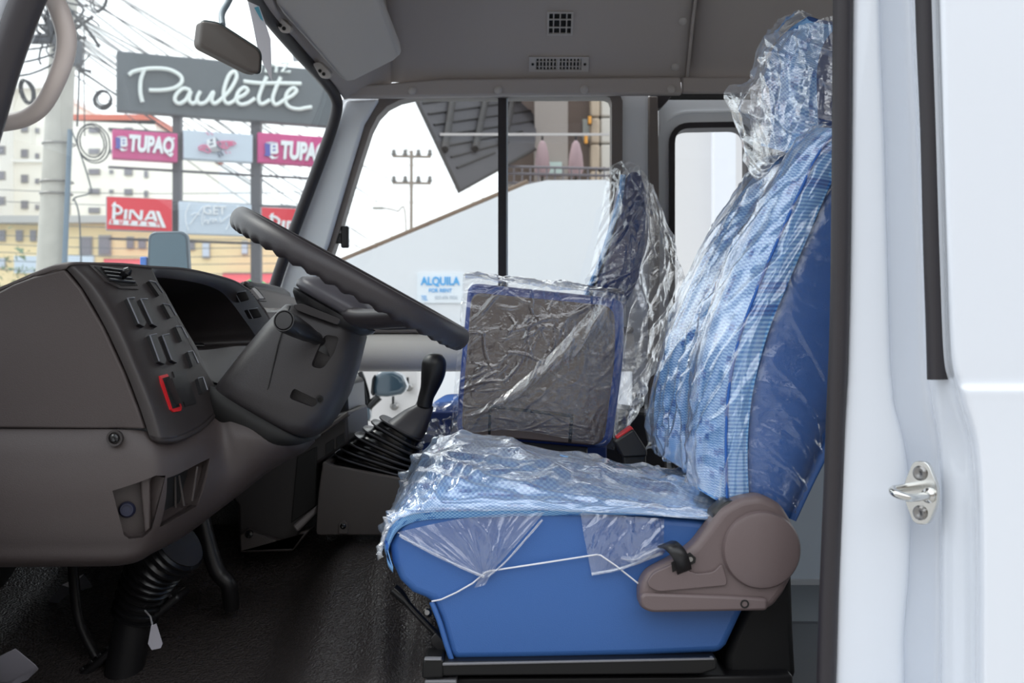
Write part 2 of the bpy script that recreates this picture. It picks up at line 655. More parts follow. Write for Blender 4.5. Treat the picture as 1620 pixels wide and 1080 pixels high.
# unseen building block added behind the camera to darken reflections in the plastic
o = span('added_street_block', (-60, -16, GZ), (60, -14, 5.6), mat('added_block_taupe', (138, 130, 122), .8, var=.15, vscale=.5)); o['kind'] = 'structure'

# ---- ceiling: cross-section repeated along the bus
sec = [(3.14, .735), (3.09, .80), (3.03, .88), (2.93, .965), (2.75, 1.04), (2.4, 1.10), (1.9, 1.11), (1.55, 1.06), (1.40, .98)]
def ceil_row(X, dz=0.0):
    return [Vector((X, y, z + dz)) for y, z in sec]
S1 = Surf([ceil_row(x) for x in (-.34, -.1, .2, .495)])
o = sheet('ceiling', S1, 48, 12, headliner, None, solid=-0.012)
tag(o, 'grey moulded headliner over the cab', kind='structure')
S2 = Surf([[v + Vector((0, .012, .012)) for v in ceil_row(x)] for x in (.49, 1.2, 2.2, 3.2)])
o = sheet('ceiling.001', S2, 40, 12, headliner, None, solid=-0.012); o['kind'] = 'structure'
# header from the windshield top edge back to the ceiling
hdr = [P(545, 158, 3.11), P(530, 138, 3.04), P(512, 118, 2.95), P(478, 78, 2.78), P(442, 36, 2.60), P(405, -6, 2.45), Vector((-.61, 1.95, .79)), Vector((-.62, 1.6, .78)), Vector((-.62, 1.42, .74))]
row_b = ceil_row(-.34)
row_m = [(a * .5 + b * .5) + Vector((0, 0, -.004 if i < 2 else 0.012)) for i, (a, b) in enumerate(zip(hdr, row_b))]
S0 = Surf([hdr, row_m, row_b])
o = sheet('ceiling.002', S0, 48, 14, headliner, None, solid=-0.012); o['kind'] = 'structure'
# roof skin
SR = Surf([[Vector((x, y, z + .06)) for y, z in sec] for x in (-.62, .5, 1.5, 3.25)])
o = sheet('roof', SR, 24, 8, white_paint, None, solid=-0.01); o['kind'] = 'structure'

# trim rail above the far window, with push pins
o = prism('trim_1', [P(548, 157, 3.13), P(560, 139, 3.13), P(700, 128, 3.13), P(1074, 125, 3.13), P(1077, 152, 3.13), P(800, 154, 3.13), P(620, 157, 3.13)], (0, -0.028, 0), headliner, None, bevel=0.006)
tag(o, 'grey trim rail above the passenger window', kind='structure')
for q, x in enumerate((652, 788, 924, 1062)):
    lathe('push_pin', P(x, 143 - q * .8, 3.100), (0, -1, 0), [(0, -.004), (.0115, -.004), (.0115, .003), (.007, .006), (0, .007)], vent_grey, o, 14)
o2 = prism('trim_2', [P(1077, 124, 3.13), P(1560, 122, 3.13), P(1560, 149, 3.13), P(1078, 149, 3.13)], (0, -0.016, 0), headliner, None, bevel=0.005)
o2['kind'] = 'structure'
# overlapping seam edge of the cab headliner with pins
o3 = tube('trim_3', [S1(i / 20 * .75, 1.0) + Vector((0, -.002, -.002)) for i in range(21)], .0045, headliner, None, 8)
o3['kind'] = 'structure'
for px, py in ((1080, 33), (1068, 106)):
    s, t = S1.find(px, py)
    n = S1.normal(s, t, (0, -1, -.5))
    lathe('push_pin', S1(s, t), n, [(0, -.004), (.0115, -.004), (.0115, .003), (.007, .006), (0, .007)], vent_grey, o3, 14)

# ---- far side wall (passenger side) with window openings
WY = 3.16
win = [(958, 152), (965, 155), (968, 163), (967, 515), (470, 519), (488, 485), (515, 430), (537, 365), (556, 300), (572, 248), (586, 205), (597, 184), (612, 168), (632, 158), (655, 153)]
low = [(562, 586), (1000, 586), (1000, 690), (553, 690), (553, 600)]
rear = rounded([(1068, 203), (1182, 201), (1182, 740), (1068, 740)], 24, 6)
outer = [(430, 480), (438, 440), (470, 355), (500, 275), (524, 212), (538, 168), (550, 140), (1026, 140), (1026, 1000), (400, 1000), (395, 620)]
o = plate('wall_right', outer, [win, low], WY, WY + .05, far_white)
tag(o, 'white painted passenger side wall', kind='structure')
# inner face ridge of the A pillar
# folding passenger door further back
door_out = [(1042, 158), (1205, 158), (1205, 1000), (1042, 1000)]
o = plate('door_1', door_out, [rear], 3.20, 3.25, far_white)
tag(o, 'white passenger entry door', kind='structure')
ring_frame('door_seal', rear, 9, 3.185, 3.255, seal_black, o)
rim2 = offset_poly(rear, 24)
ring_frame('door_window_recess', rim2, 3, 3.195, 3.201, far_white, o)
sheet('door_glass', lambda u, v: P(1060 + 130 * u, 190 + 560 * v, 3.225), 1, 1, glass, o)
o = plate('wall_right.001', [(1206, 140), (2600, 140), (2600, 1000), (1206, 1000)], [rounded([(1300, 190), (2500, 190), (2500, 520), (1300, 520)], 30)], 3.17, 3.22, far_white)
o['kind'] = 'structure'
sheet('side_glass', lambda u, v: P(1290 + 1220 * u, 180 + 350 * v, 3.195), 1, 1, glass, o)
# strip painted dark as the shaded door gap; taupe post beside it
o = span('trim_4', P(1030, 156, 3.20), P(1300, 146, 3.24), dark_slot); o['kind'] = 'structure'
o = slab('trim_5', [(1026, 152), (1041, 152), (1044, 400), (1044, 1000), (1026, 1000)], 3.145, 3.21, frame_taupe, None, .004); o['kind'] = 'structure'
slab('gap_corner', [(1040, 152), (1062, 152), (1046, 170), (1040, 172)], 3.15, 3.19, seal_black, o)  # black wedge painted for the dark corner of the door gap
o = slab('trim_6', [(1206, 150), (1222, 150), (1222, 1000), (1206, 1000)], 3.15, 3.22, frame_taupe, None, .004); o['kind'] = 'structure'

# window trim of the main passenger window
wf = thing('window_1', P(760, 520, 3.15), None, None)
del_label = wf
wf['kind'] = 'structure'
ring_frame('window_trim', win, 17, 3.135, 3.20, frame_taupe, wf)
left_pane = [(655, 153), (800, 153), (800, 517), (470, 519), (488, 485), (515, 430), (537, 365), (556, 300), (572, 248), (586, 205), (597, 184), (612, 168), (632, 158)]
prism('pane', [P(x, y, 3.165) for x, y in left_pane], (0, .004, 0), glass, wf)
prism('pane', [P(x, y, 3.180) for x, y in ((790, 153), (962, 153), (968, 163), (967, 517), (790, 517))], (0, .004, 0), glass, wf)
span('centre_post', P(788, 517, 3.158), P(801, 153, 3.158) + Vector((0, .03, 0)), seal_black, wf)
span('post_edge', P(801.2, 517, 3.160), P(803.5, 153, 3.160) + Vector((0, .02, 0)), mat('pale_edge', (205, 212, 214), .3), wf)
# sliding latch
box('latch', P(546, 375, 3.150), (.022, .02, .062), black_gloss, wf, .004)
box('latch_tab', P(536, 377, 3.152), (.022, .012, .030), black_gloss, wf, .003)
# belt line trim under the window
o = prism('trim_7', [P(470, 517, 3.15), P(1000, 517, 3.15), P(1000, 527, 3.15), P(470, 527, 3.15)], (0, -.045, 0), frame_taupe, None, .006); o['kind'] = 'structure'
bm = bmesh.new()
prof = [(3.15, 527), (3.11, 529), (3.085, 545), (3.075, 560), (3.08, 578), (3.10, 585), (3.15, 588)]
add_grid(bm, lambda u, v: (lambda k: P(440 + 560 * u, 0, 3.15) * 1 + Vector((0, prof[k][0] - 3.15, (CY - prof[k][1]) / F * 3.12 - (CY - 0) / F * 3.15)))(int(round(v * 6))), 2, 6)
o = link('trim_8', bm, mat('door_trim_grey', (226, 220, 212), .6, bump=.1), None, True, recalc=False); o['kind'] = 'structure'
o = slab('wall_right.003', [(300, 694), (545, 694), (545, 1000), (300, 1000)], 3.135, 3.155, mat('kick_panel', (58, 60, 64), .5), None, .004); o['kind'] = 'structure'
# black frame line below the low window
o = span('trim_9', P(545, 692, 3.15), P(1000, 688, 3.15) + Vector((0, .02, 0)), seal_black); o['kind'] = 'structure'
o = sheet('window_2', lambda u, v: P(545 + 460 * u, 580 + 115 * v, 3.185), 1, 1, glass); o['kind'] = 'structure'

# ---- windshield: seal + glass
seal_pts = path([Vector((-.62, 1.45, .72)), Vector((-.60, 1.9, .785)), P(398, -8, 2.45), P(432, 36, 2.60), P(470, 80, 2.78), P(508, 122, 2.97), P(529, 150, 3.06), P(533, 172, 3.09), P(522, 212, 3.10), P(501, 270, 3.10), P(470, 352, 3.10), P(441, 432, 3.10), P(430, 470, 3.10)], 70)
o = tube('trim_10', seal_pts, .016, seal_black, None, 10); tag(o, 'black windshield seal', kind='structure')
def ws(u, v):
    """u near to far, v bottom to top"""
    bot = path_ws_b(u); top = path_ws_t(u)
    return bot.lerp(top, v)
B_ = [Vector((-.80, 1.42, .12)), Vector((-1.0, 1.75, .06)), Vector((-1.08, 2.25, .04)), Vector((-1.0, 2.75, .06)), P(425, 480, 3.12)]
T_ = [Vector((-.56, 1.42, .74)), Vector((-.63, 1.85, .79)), Vector((-.615, 2.30, .77)), P(478, 78, 2.80), P(538, 160, 3.12)]
def path_ws_b(u): return path(B_, 1)[0] if u <= 0 else Surf([B_, B_])(u, 0)
def path_ws_t(u): return Surf([T_, T_])(u, 0)
o = sheet('window_3', lambda u, v: ws(u, v), 20, 6, wind_glass); tag(o, 'clear curved windshield', kind='structure')

# white A pillar on the far side between seal and window trim
o = prism('pillar_right', [P(545, 158, 3.12), P(600, 156, 3.12), P(576, 196, 3.12), P(556, 262, 3.12), P(520, 385, 3.12), P(484, 478, 3.12), P(436, 480, 3.12), P(444, 440, 3.12), P(474, 352, 3.12), P(505, 270, 3.12), P(528, 205, 3.12)], (0, .05, 0), far_white, None, bevel=.010, bseg=3)
o['kind'] = 'structure'
# ---- near A pillar (driver side)
o = prism('pillar_left', [P(-8, 60, 1.44), P(30, -60, 1.44), P(140, -330, 1.44), P(-60, -330, 1.44), P(-300, 330, 1.44), P(-115, 330, 1.44)], (0, .06, 0), white_paint, None, bevel=.012)
o['kind'] = 'structure'
bm = bmesh.new()
c = [P(190, -330, 1.43), P(96, -120, 1.43), P(62, -40, 1.43), P(40, 10, 1.43), P(6, 105, 1.43), P(-22, 200, 1.43), P(-60, 330, 1.43)]
add_tube(bm, path(c, 30), .021, 12)
o = link('trim_12', bm, seal_black, None, True, auto=60); tag(o, 'black seal down the driver side front pillar', kind='structure')

# ---- floor
def floor_fn(u, v):
    x = -1.05 + 1.48 * u
    y = 1.42 + 1.73 * v
    z = -.535 + .125 * smooth01(y, 1.75, 2.3) + .02 * smooth01(y, 2.5, 3.0)
    z -= .10 * smooth01(-x, .32, .46) * (1 - smooth01(y, 2.25, 2.5))
    b = .034 * math.exp(-((x + .14 + .1 * (y - 1.9)) / .032) ** 2) + .026 * math.exp(-((x + .225 + .1 * (y - 1.9)) / .028) ** 2) - .012 * math.exp(-((x + .18) / .02) ** 2)
    b *= smooth01(y, 1.55, 1.8) * (1 - smooth01(y, 2.05, 2.25))
    z += b + .010 * noise.noise(Vector((x * 5, y * 3, 1.7)))
    return Vector((x, y, z))
o = sheet('floor', floor_fn, 90, 60, floor_vinyl, None, solid=0.0); tag(o, 'dark grained vinyl floor mat', kind='structure')
o = span('floor.001', (-1.05, 1.40, -.80), (.43, 3.15, -.70), black_plastic); o['kind'] = 'structure'
# entry step well behind the passenger seat
o = span('floor.002', (.43, 2.73, -.74), (1.25, 3.22, -.69), step_grey); o['kind'] = 'structure'
o = span('floor.003', (.43, 1.40, -.76), (3.2, 2.727, -.695), mat('step_dark', (74, 78, 82), .6, bump=.2, bscale=300)); o['kind'] = 'structure'
o = span('trim_13', (.50, 3.136, -.693), (.90, 3.150, -.676), mat('step_edge', (170, 172, 176), .4)); o['kind'] = 'structure'
o = span('wall_right.002', (.50, 3.150, -.68), (.90, 3.185, -.13), panel_grey); o['kind'] = 'structure'
for nm, lo, hi in (('wall_back', (3.2, 1.35, -.76), (3.25, 3.2, 0)), ('wall_back.001', (3.2, 1.35, .78), (3.25, 3.2, 1.15)), ('wall_back.002', (3.2, 1.35, 0), (3.25, 1.5, .78)), ('wall_back.003', (3.2, 3.05, 0), (3.25, 3.2, .78))):
    o = span(nm, lo, hi, headliner); o['kind'] = 'structure'
o = sheet('window_4', lambda u, v: Vector((3.225, 1.5 + 1.55 * u, .78 * v)), 1, 1, glass); o['kind'] = 'structure'
# lower body and front outside
o = span('wall_left', (-1.1, 1.30, -1.05), (3.2, 1.40, -.56), white_paint, None, .02); o['kind'] = 'structure'
o = span('wall_front', (-1.22, 1.36, -1.05), (-1.12, 3.2, .03), white_paint, None, .03); o['kind'] = 'structure'
o = span('wall_left.001', (-.72, 1.32, .90), (3.2, 1.40, 1.12), white_paint, None, .02); o['kind'] = 'structure'
o = span('wall_left.002', (-1.12, 1.33, -.56), (-.80, 1.42, .10), white_paint, None, .02); o['kind'] = 'structure'

# ---- B pillar and outer skin on the driver's side
rowsY = [-420, 0, 200, 400, 560, 604, 618, 640, 700, 780, 900, 1000, 1080, 1300]
cA = [1352, 1347, 1346, 1344, 1341, 1340, 1339, 1338, 1334, 1330, 1327, 1325, 1323, 1316]
cB = [1380, 1386, 1393, 1398, 1402, 1405, 1406, 1408, 1422, 1430, 1428, 1420, 1420, 1420]
cC = [1392, 1398, 1404, 1409, 1413, 1416, 1418, 1420, 1434, 1443, 1442, 1436, 1436, 1436]
cD = [1428, 1440, 1448, 1456, 1462, 1466, 1468, 1470, 1482, 1486, 1487, 1487, 1486, 1486]
cE = [1434, 1446, 1455, 1463, 1469, 1474, 1475, 1478, 1488, 1492, 1492, 1492, 1492, 1492]
cF = [1472, 1484, 1490, 1496, 1502, 1511, 1515, 1520, 1536, 1543, 1545, 1545, 1545, 1545]
cG = [1480, 1492, 1498, 1504, 1511, 1520, 1524, 1530, 1546, 1553, 1555, 1555, 1555, 1555]
cH = [2100] * 14
rows = []
for i, y in enumerate(rowsY):
    k = smooth01(y, 520, 720)
    w = .005 * smooth01(y, 606, 617)
    rows.append([P(cA[i], y, 1.470) , P(cA[i] + 6, y, 1.455), P(cB[i], y, 1.440), P(cC[i], y, 1.455), P(cD[i], y, 1.455), P(cE[i], y, 1.405),
                 P(cF[i] - 6, y, 1.355 + .01 * k), P(cF[i], y, 1.325), P(cG[i], y, 1.304 - w), P((cG[i] * 3 + 1640) / 4, y, 1.300 - w), P(1640, y, 1.298 - w), P(1900, y, 1.296 - w), P(cH[i], y, 1.295 - w)])
SB = Surf(rows)
o = sheet('pillar_left.001', SB, 96, 130, white_paint, None, solid=0.0)
tag(o, 'white painted door jamb and body side behind the driver door', kind='structure')
for nm, lo, hi in (('wall_left.003', (.62, 1.302, -.6), (3.2, 1.40, .0)), ('wall_left.005', (.62, 1.302, .76), (3.2, 1.40, .92)), ('wall_left.006', (.62, 1.302, 0), (.96, 1.40, .76)), ('wall_left.007', (2.0, 1.302, 0), (2.08, 1.40, .76)), ('wall_left.008', (3.1, 1.302, 0), (3.2, 1.40, .76))):
    o = span(nm, lo, hi, white_paint); o['kind'] = 'structure'
o = sheet('window_5', lambda u, v: Vector((.96 + 2.14 * u, 1.36, .76 * v)), 1, 1, glass); o['kind'] = 'structure'
# inner panel behind the jamb
o = prism('wall_left.004', [P(1352, -420, 1.49), P(1318, 1300, 1.49), P(1318, 1300, 1.49) + Vector((.5, 0, 0)), P(1352, -420, 1.49) + Vector((.5, 0, 0))], (0, .03, 0), headliner); o['kind'] = 'structure'
# crease across the outer skin
# black door seal along the jamb
cs = [P(1338, -420, 1.46), P(1333, 0, 1.46), P(1331, 250, 1.46), P(1328, 500, 1.46), P(1322, 660, 1.46), P(1317, 800, 1.46), P(1311, 950, 1.46), P(1307, 1080, 1.46), P(1300, 1300, 1.46)]
bm = bmesh.new(); add_tube(bm, path(cs, 40), .0128, 12)
o = link('trim_14', bm, seal_black, None, True, auto=60); tag(o, 'black rubber door seal along the white jamb', kind='structure')
# outer black drip seal
cs = [P(1455, -420, 1.375), P(1465, 0, 1.375), P(1473, 200, 1.375), P(1478, 400, 1.375), P(1482, 520, 1.375), P(1484, 600, 1.375)]
bm = bmesh.new(); add_tube(bm, path(cs, 30), .0132, 12)
o = link('trim_15', bm, seal_black, None, True, auto=50); tag(o, 'short black weather strip ending on the white body side', kind='structure')

# ================================================================ EXTERIOR, THROUGH THE WINDSHIELD
def SGN(px, py):
    """point on the upright sign plane (nearer on its left edge)"""
    a, b = P(170, 540, 14.0), P(525, 540, 15.1)
    d = b - a
    n = Vector((d.y, -d.x, 0)).normalized()
    ray = P(px, py, 1.0)
    k = n.dot(a) / n.dot(ray)
    return ray * k
sR = (P(525, 540, 15.1) - P(170, 540, 14.0)).normalized()
sU = Vector((0, 0, 1))
sN = sR.cross(sU)          # towards the camera
if sN.dot(Vector((0, -1, 0))) < 0: sN = -sN
steel_dark = mat('sign_steel', (92, 92, 98), .6)
def sign_board(name, a, b, thick, m, parent, bevel=0.01):
    """upright board from picture corner a (top left) to b (bottom right)"""
    p0, p1 = SGN(*a), SGN(*b)
    w = (p1 - p0).dot(sR); h = p0.z - p1.z
    return prism(name, [p0, p0 + sR * w, p0 + sR * w - sU * h, p0 - sU * h], -sN * thick, m, parent, bevel), p0, w, h

fr = thing('sign_frame', Vector((SGN(345, 500).x, SGN(345, 500).y, GZ)), 'tall grey steel sign frame with two posts beyond the windshield', 'sign frame')
for px, w in ((283, .105), (409, .13)):
    p = SGN(px, 180) - sN * .16
    bm = bmesh.new(); add_box(bm, (p.x, p.y, (p.z + .1 + GZ) / 2), (w, w, p.z + .1 - GZ))
    link('post', bm, steel_dark, fr, False)
for py in (201, 262, 312, 376):
    a, b = SGN(172, py) - sN * .12, SGN(520, py) - sN * .12
    b.z = a.z
    tube('cross_bar', [a, b], .018, steel_dark, fr, 6)

th = thing('shop_sign', SGN(350, 190), 'large charcoal sign board with white script Paulette at the top of the frame', 'sign')
sb_mat = mat('sign_charcoal', (88, 96, 102), .6)
board, p0, w, h = sign_board('board', (185, 80), (527, 200), .18, sb_mat, th)
let = mat('letter_white', (236, 244, 242), .4)
def trace(z):    # points read on a 2.348x enlargement of the sign
    return [SGN(x / 2.348, y / 2.348) + sN * .05 for x, y in z]
script = {
 'letter': [
  [(535, 262), (522, 300), (520, 345), (528, 382)],
  [(478, 282), (498, 268), (560, 258), (625, 262), (668, 285), (672, 310), (645, 330), (600, 338), (552, 338)]],
 'letter_a': [[(706, 340), (680, 332), (655, 352), (648, 375), (665, 388), (690, 372), (706, 342), (700, 372), (715, 388), (735, 372)]],
 'letter_u': [[(742, 342), (730, 370), (740, 388), (765, 380), (790, 345), (784, 374), (795, 388), (815, 376)]],
 'letter_l': [[(812, 378), (850, 340), (876, 292), (868, 270), (848, 285), (830, 335), (830, 372), (845, 388), (870, 376)]],
 'letter_e': [[(868, 372), (900, 358), (918, 340), (905, 328), (884, 344), (876, 372), (890, 390), (918, 386), (945, 368)],
              [(1050, 375), (1082, 358), (1098, 340), (1085, 330), (1064, 348), (1058, 378), (1072, 400), (1105, 408), (1130, 404), (1155, 400)]],
 'letter_t': [[(988, 288), (968, 335), (958, 372), (970, 390), (1000, 374)], [(1040, 290), (1020, 335), (1010, 372), (1022, 392), (1050, 376)],
              [(902, 305), (960, 312), (1040, 312), (1116, 314)]],
}
for nm, strokes in script.items():
    for st in strokes:
        tube('script_letter', path(trace(st), 8 * len(st)), .027, let, th, 8)
for st in ([(985, 272), (990, 250), (992, 244)], [(990, 252), (1008, 242), (1024, 250), (1022, 272)], [(1040, 238), (1070, 236), (1044, 270), (1076, 270)], [(962, 272), (966, 246)]):
    tube('small_letter', [v for v in trace(st)], .022, let, th, 6)

magenta = mat('sign_magenta', (208, 76, 140), .6)
red_s = mat('sign_red', (232, 58, 74), .6)
pale = mat('sign_pale', (204, 218, 232), .6)
pale_edge = mat('sign_edge', (170, 172, 178), .6)
ink_blue = mat('ink_blue', (88, 92, 178), .6)
ink_pink = mat('ink_pink', (232, 130, 168), .6)
ink_grey = mat('ink_grey', (120, 128, 146), .6)
ink_white = mat('ink_white', (240, 246, 250), .5)
def flat(name, pix, m, parent, d=.03, t=.012):
    return prism(name, [SGN(x, y) + sN * d for x, y in pix], -sN * t, m, parent)
def quadpix(x0, y0, s, pts): return [(x0 + x * s, y0 + y * s) for x, y in pts]

def courier_sign(a, b, org, s, label):
    t = thing('courier_sign', SGN((a[0] + b[0]) / 2, b[1]), label, 'sign', 'magenta courier signs on the frame')
    sign_board('board', a, b, .16, magenta, t)
    # parcel emblem: blue side face, white front face with bracket shape, white lower stripe (pixel units on the sign)
    x0, y0 = org
    flat('emblem_side', quadpix(x0, y0, s, [(0, 1), (8, 3), (8, 20), (-1, 18), (1, 15)]), ink_blue, t)
    flat('emblem_front', quadpix(x0, y0, s, [(8, 3), (18, 1), (19, 14), (17, 16), (8, 16)]), ink_white, t)
    flat('emblem_top', quadpix(x0, y0, s, [(1, 0.4), (9, -.8), (18, .6), (8, 2.4)]), pale, t)
    flat('emblem_mark', quadpix(x0, y0, s, [(11, 5), (15, 4.5), (15, 6.5), (11, 7)]), ink_blue, t, .036)
    flat('emblem_mark', quadpix(x0, y0, s, [(11, 10), (15, 9.5), (15, 11.5), (11, 12)]), ink_blue, t, .036)
    flat('emblem_stripe', quadpix(x0, y0, s, [(6, 19), (10, 18), (15, 21), (19, 18.5), (17, 22), (10, 23)]), ink_white, t)
    return t
t = courier_sign((178, 204), (281, 256), (182.5, 216.5), 1.0, 'magenta sign with white TUPAQ lettering nearest the utility pole')
text_mesh('lettering', 'TUPAQ', .275, ink_white, t, (SGN(239, 230) + sN * .02, sR, sU), extrude=.012, bold=.014, shear=.12, sx=.60)
text_mesh('trade_mark', '•', .10, ink_white, t, (SGN(274.5, 220) + sN * .02, sR, sU), extrude=.01)
t = courier_sign((408, 209), (516, 263), (418, 225.5), 1.15, 'magenta TUPAQ sign partly cut off by the far windshield seal')
text_mesh('lettering', 'TUPAQ', .315, ink_white, t, (SGN(480, 241) + sN * .02, sR, sU), extrude=.012, bold=.016, shear=.12, sx=.60)

t = thing('emblem_sign', SGN(345, 258), 'pale sign with a winged parcel line emblem between the magenta signs', 'sign')
sign_board('board', (290, 205), (400, 257), .16, pale, t)
z = lambda pts: [(285 + x / 13.5, 200 + y / 13.5) for x, y in pts]
flat('parcel_front', z([(555, 300), (745, 235), (770, 430), (580, 480)]), ink_white, t)
flat('parcel_side', z([(745, 235), (850, 330), (865, 520), (770, 430)]), ink_grey, t)
flat('parcel_base', z([(580, 485), (770, 435), (860, 525), (700, 560)]), pale_edge, t)
flat('parcel_label', z([(630, 290), (690, 270), (695, 320), (640, 335)]), ink_grey, t, .036)
flat('parcel_label', z([(610, 380), (700, 350), (700, 395), (620, 415)]), ink_grey, t, .036)
def loop_line(name, pts, r, m, par, closed=True):
    return tube(name, [SGN(x, y) + sN * .03 for x, y in pts], r, m, par, 5, closed)
loop_line('wing', z([(775, 340), (870, 330), (1000, 325), (1130, 330), (1190, 370), (1130, 400), (1040, 420), (990, 480), (920, 470), (850, 440)]), .010, ink_pink, t)
for q in ([(880, 350), (910, 450)], [(930, 350), (970, 460)], [(1000, 390), (1120, 370)], [(1000, 350), (1110, 350)]):
    loop_line('feather', z(q), .010, ink_pink, t, False)
loop_line('wing', z([(555, 410), (480, 405), (385, 450), (400, 500), (500, 520), (600, 565), (650, 545)]), .010, ink_pink, t)
for q in ([(430, 490), (520, 430)], [(500, 500), (545, 450)]):
    loop_line('feather', z(q), .010, ink_pink, t, False)
for q in ([(800, 560), (850, 655)], [(860, 545), (912, 630)]):
    loop_line('foot_line', z(q), .012, ink_grey, t, False)
for q in ([(545, 120), (610, 195)], [(640, 140), (695, 195)], [(950, 530), (995, 590)], [(1035, 545), (1070, 580)]):
    loop_line('speed_line', z(q), .006, ink_pink, t, False)

def supply_sign(a, b, label, k, off):
    t = thing('supply_sign', SGN((a[0] + b[0]) / 2, b[1]), label, 'sign', 'red supply signs on the frame')
    sign_board('board', (a[0] - 1, a[1] - 1), (b[0] + 1, b[1] + 1), .14, pale_edge, t)
    p0, p1 = SGN(*a) + sN * .012, SGN(*b) + sN * .012
    w = (p1 - p0).dot(sR); h = p0.z - p1.z
    prism('face', [p0, p0 + sR * w, p0 + sR * w - sU * h, p0 - sU * h], -sN * .02, red_s, t)
    z = lambda pts: [(off[0] + x / 11.57 * k, off[1] + y / 11.57 * k) for x, y in pts]
    flat('letter_p_stem', z([(345, 235), (385, 225), (380, 270), (375, 540), (310, 540), (325, 310), (300, 300)]), ink_white, t)
    tube('letter_p_bowl', [SGN(x, y) + sN * .03 for x, y in z([(360, 290), (430, 310), (480, 350), (490, 400), (460, 440), (410, 452), (375, 445)])], .020, ink_white, t, 6)
    flat('letter_i', z([(540, 365), (600, 365), (580, 545), (525, 540)]), ink_white, t)
    flat('letter_n_left', z([(628, 370), (672, 370), (655, 550), (612, 545)]), ink_white, t)
    flat('letter_n_middle', z([(640, 370), (700, 370), (868, 558), (800, 558)]), ink_white, t, .031)
    flat('letter_n_right', z([(828, 380), (884, 380), (866, 558), (812, 556)]), ink_white, t, .029)
    flat('letter_a_left', z([(1000, 388), (1050, 388), (950, 568), (895, 562)]), ink_white, t)
    flat('letter_a_right', z([(1020, 390), (1085, 392), (1150, 585), (1085, 580)]), ink_white, t, .031)
    flat('letter_a_bar', z([(965, 500), (1100, 505), (1110, 545), (945, 540)]), ink_white, t, .029)
    flat('slash', z([(1110, 395), (1175, 398), (1300, 700), (1225, 695)]), ink_white, t)
    flat('bar', z([(280, 545), (1155, 600), (1200, 692), (250, 635)]), ink_white, t)
    for i, ch in enumerate('SUPPLY'):
        x = 312 + i * 165; y = 594 + i * 9
        c = z([(x, y)])[0]
        text_mesh('small_letter', ch, .062 * k, red_s, t, (SGN(*c) + sN * .036, sR, sU), extrude=.004, bold=.002, sx=1.1)
    return t
supply_sign((169, 311), (272, 366), 'red sign with white PINA SUPPLY lettering nearest the utility pole', 1.0, (150, 300))
supply_sign((414, 328), (516, 384), 'red sign with white PIN letters cut off behind the steering wheel rim', 1.0, (399, 317.5))

t = thing('getaway_sign', SGN(338, 372), 'pale sign with faint white Get Away script between the red signs', 'sign')
sign_board('board', (283, 318), (398, 373), .16, pale, t)
faint = mat('ink_faint', (244, 249, 253), .5)
z = lambda pts: [(280 + x / 11.57, 300 + y / 11.57) for x, y in pts]
for st in ([(230, 260), (165, 400), (155, 560), (200, 740)], [(1095, 280), (1140, 380), (1160, 470), (1120, 620)],
           [(230, 640), (320, 520), (490, 300), (450, 520), (465, 660)], [(260, 470), (330, 430), (420, 460)],
           [(500, 480), (490, 600), (545, 540), (560, 620), (610, 520)], [(690, 540), (640, 540), (650, 590), (700, 560), (710, 530), (730, 590)],
           [(780, 500), (790, 590), (850, 560), (900, 520), (990, 460), (960, 600), (890, 740)]):
    tube('script_line', path([SGN(*q) + sN * .02 for q in z(st)], 16), .0075, faint, t, 5)
text_mesh('lettering', 'GET', .16, faint, t, (SGN(339, 333) + sN * .012, sR, sU), extrude=.006, bold=.002)

# ---- utility pole with conduit and cables
conc = mat('concrete', (196, 194, 186), .85, bump=.3, bscale=30, var=.08)
PY = 10.0
pole = thing('utility_pole', Vector((P(90, 540, PY).x, PY, GZ)), 'grey concrete utility pole with a blue conduit and cable clamps', 'pole')
pts = [P(76, 540, PY), P(106, -60, PY)]
base = pts[0] + (pts[0] - pts[1]).normalized() * ((pts[0].z - GZ))
base.z = GZ
tube('shaft', [base, pts[0], pts[1]], [.145, .14, .105], conc, pole, 18)
tube('conduit', [P(96, 560, PY - .12), P(106, 320, PY - .12), P(111, 205, PY - .12)], .024, mat('conduit_blue', (118, 140, 158), .5), pole, 8)
for y, rr in ((307, .135), (288, .133), (228, .13)):
    c = P(89 + (307 - y) * .05, y, PY)
    tube('band', [c + Vector((.14 * math.cos(a), .14 * math.sin(a), 0)) for a in [2 * math.pi * i / 20 for i in range(20)]], .008, steel, pole, 6, True)
cable = mat('cable_black', (40, 44, 52), .6)
cable_g = mat('cable_grey', (96, 102, 108), .6)
bm = bmesh.new()
for q in range(26):
    a = P(random.uniform(40, 120), random.uniform(-30, 95), PY - .2 + random.uniform(-.15, .1))
    b = P(random.uniform(60, 160), random.uniform(-10, 120), PY - .2 + random.uniform(-.15, .1))
    mid = (a + b) / 2 + Vector((random.uniform(-.1, .1), 0, random.uniform(-.15, .02)))
    add_tube(bm, path([a, mid, b], 6), random.uniform(.006, .016), 5)
o = link('cable_tangle', bm, cable, pole); o['kind'] = 'stuff'
for (x, y, w_, h_, hgt) in ((105, 30, .10, .16, 0), (116, 85, .16, .22, 0), (72, 62, .30, .08, 0)):
    box('splice_box', P(x, y, PY - .22), (w_, .08, h_), mat('splice_grey', (70, 76, 86), .6), pole, .02)
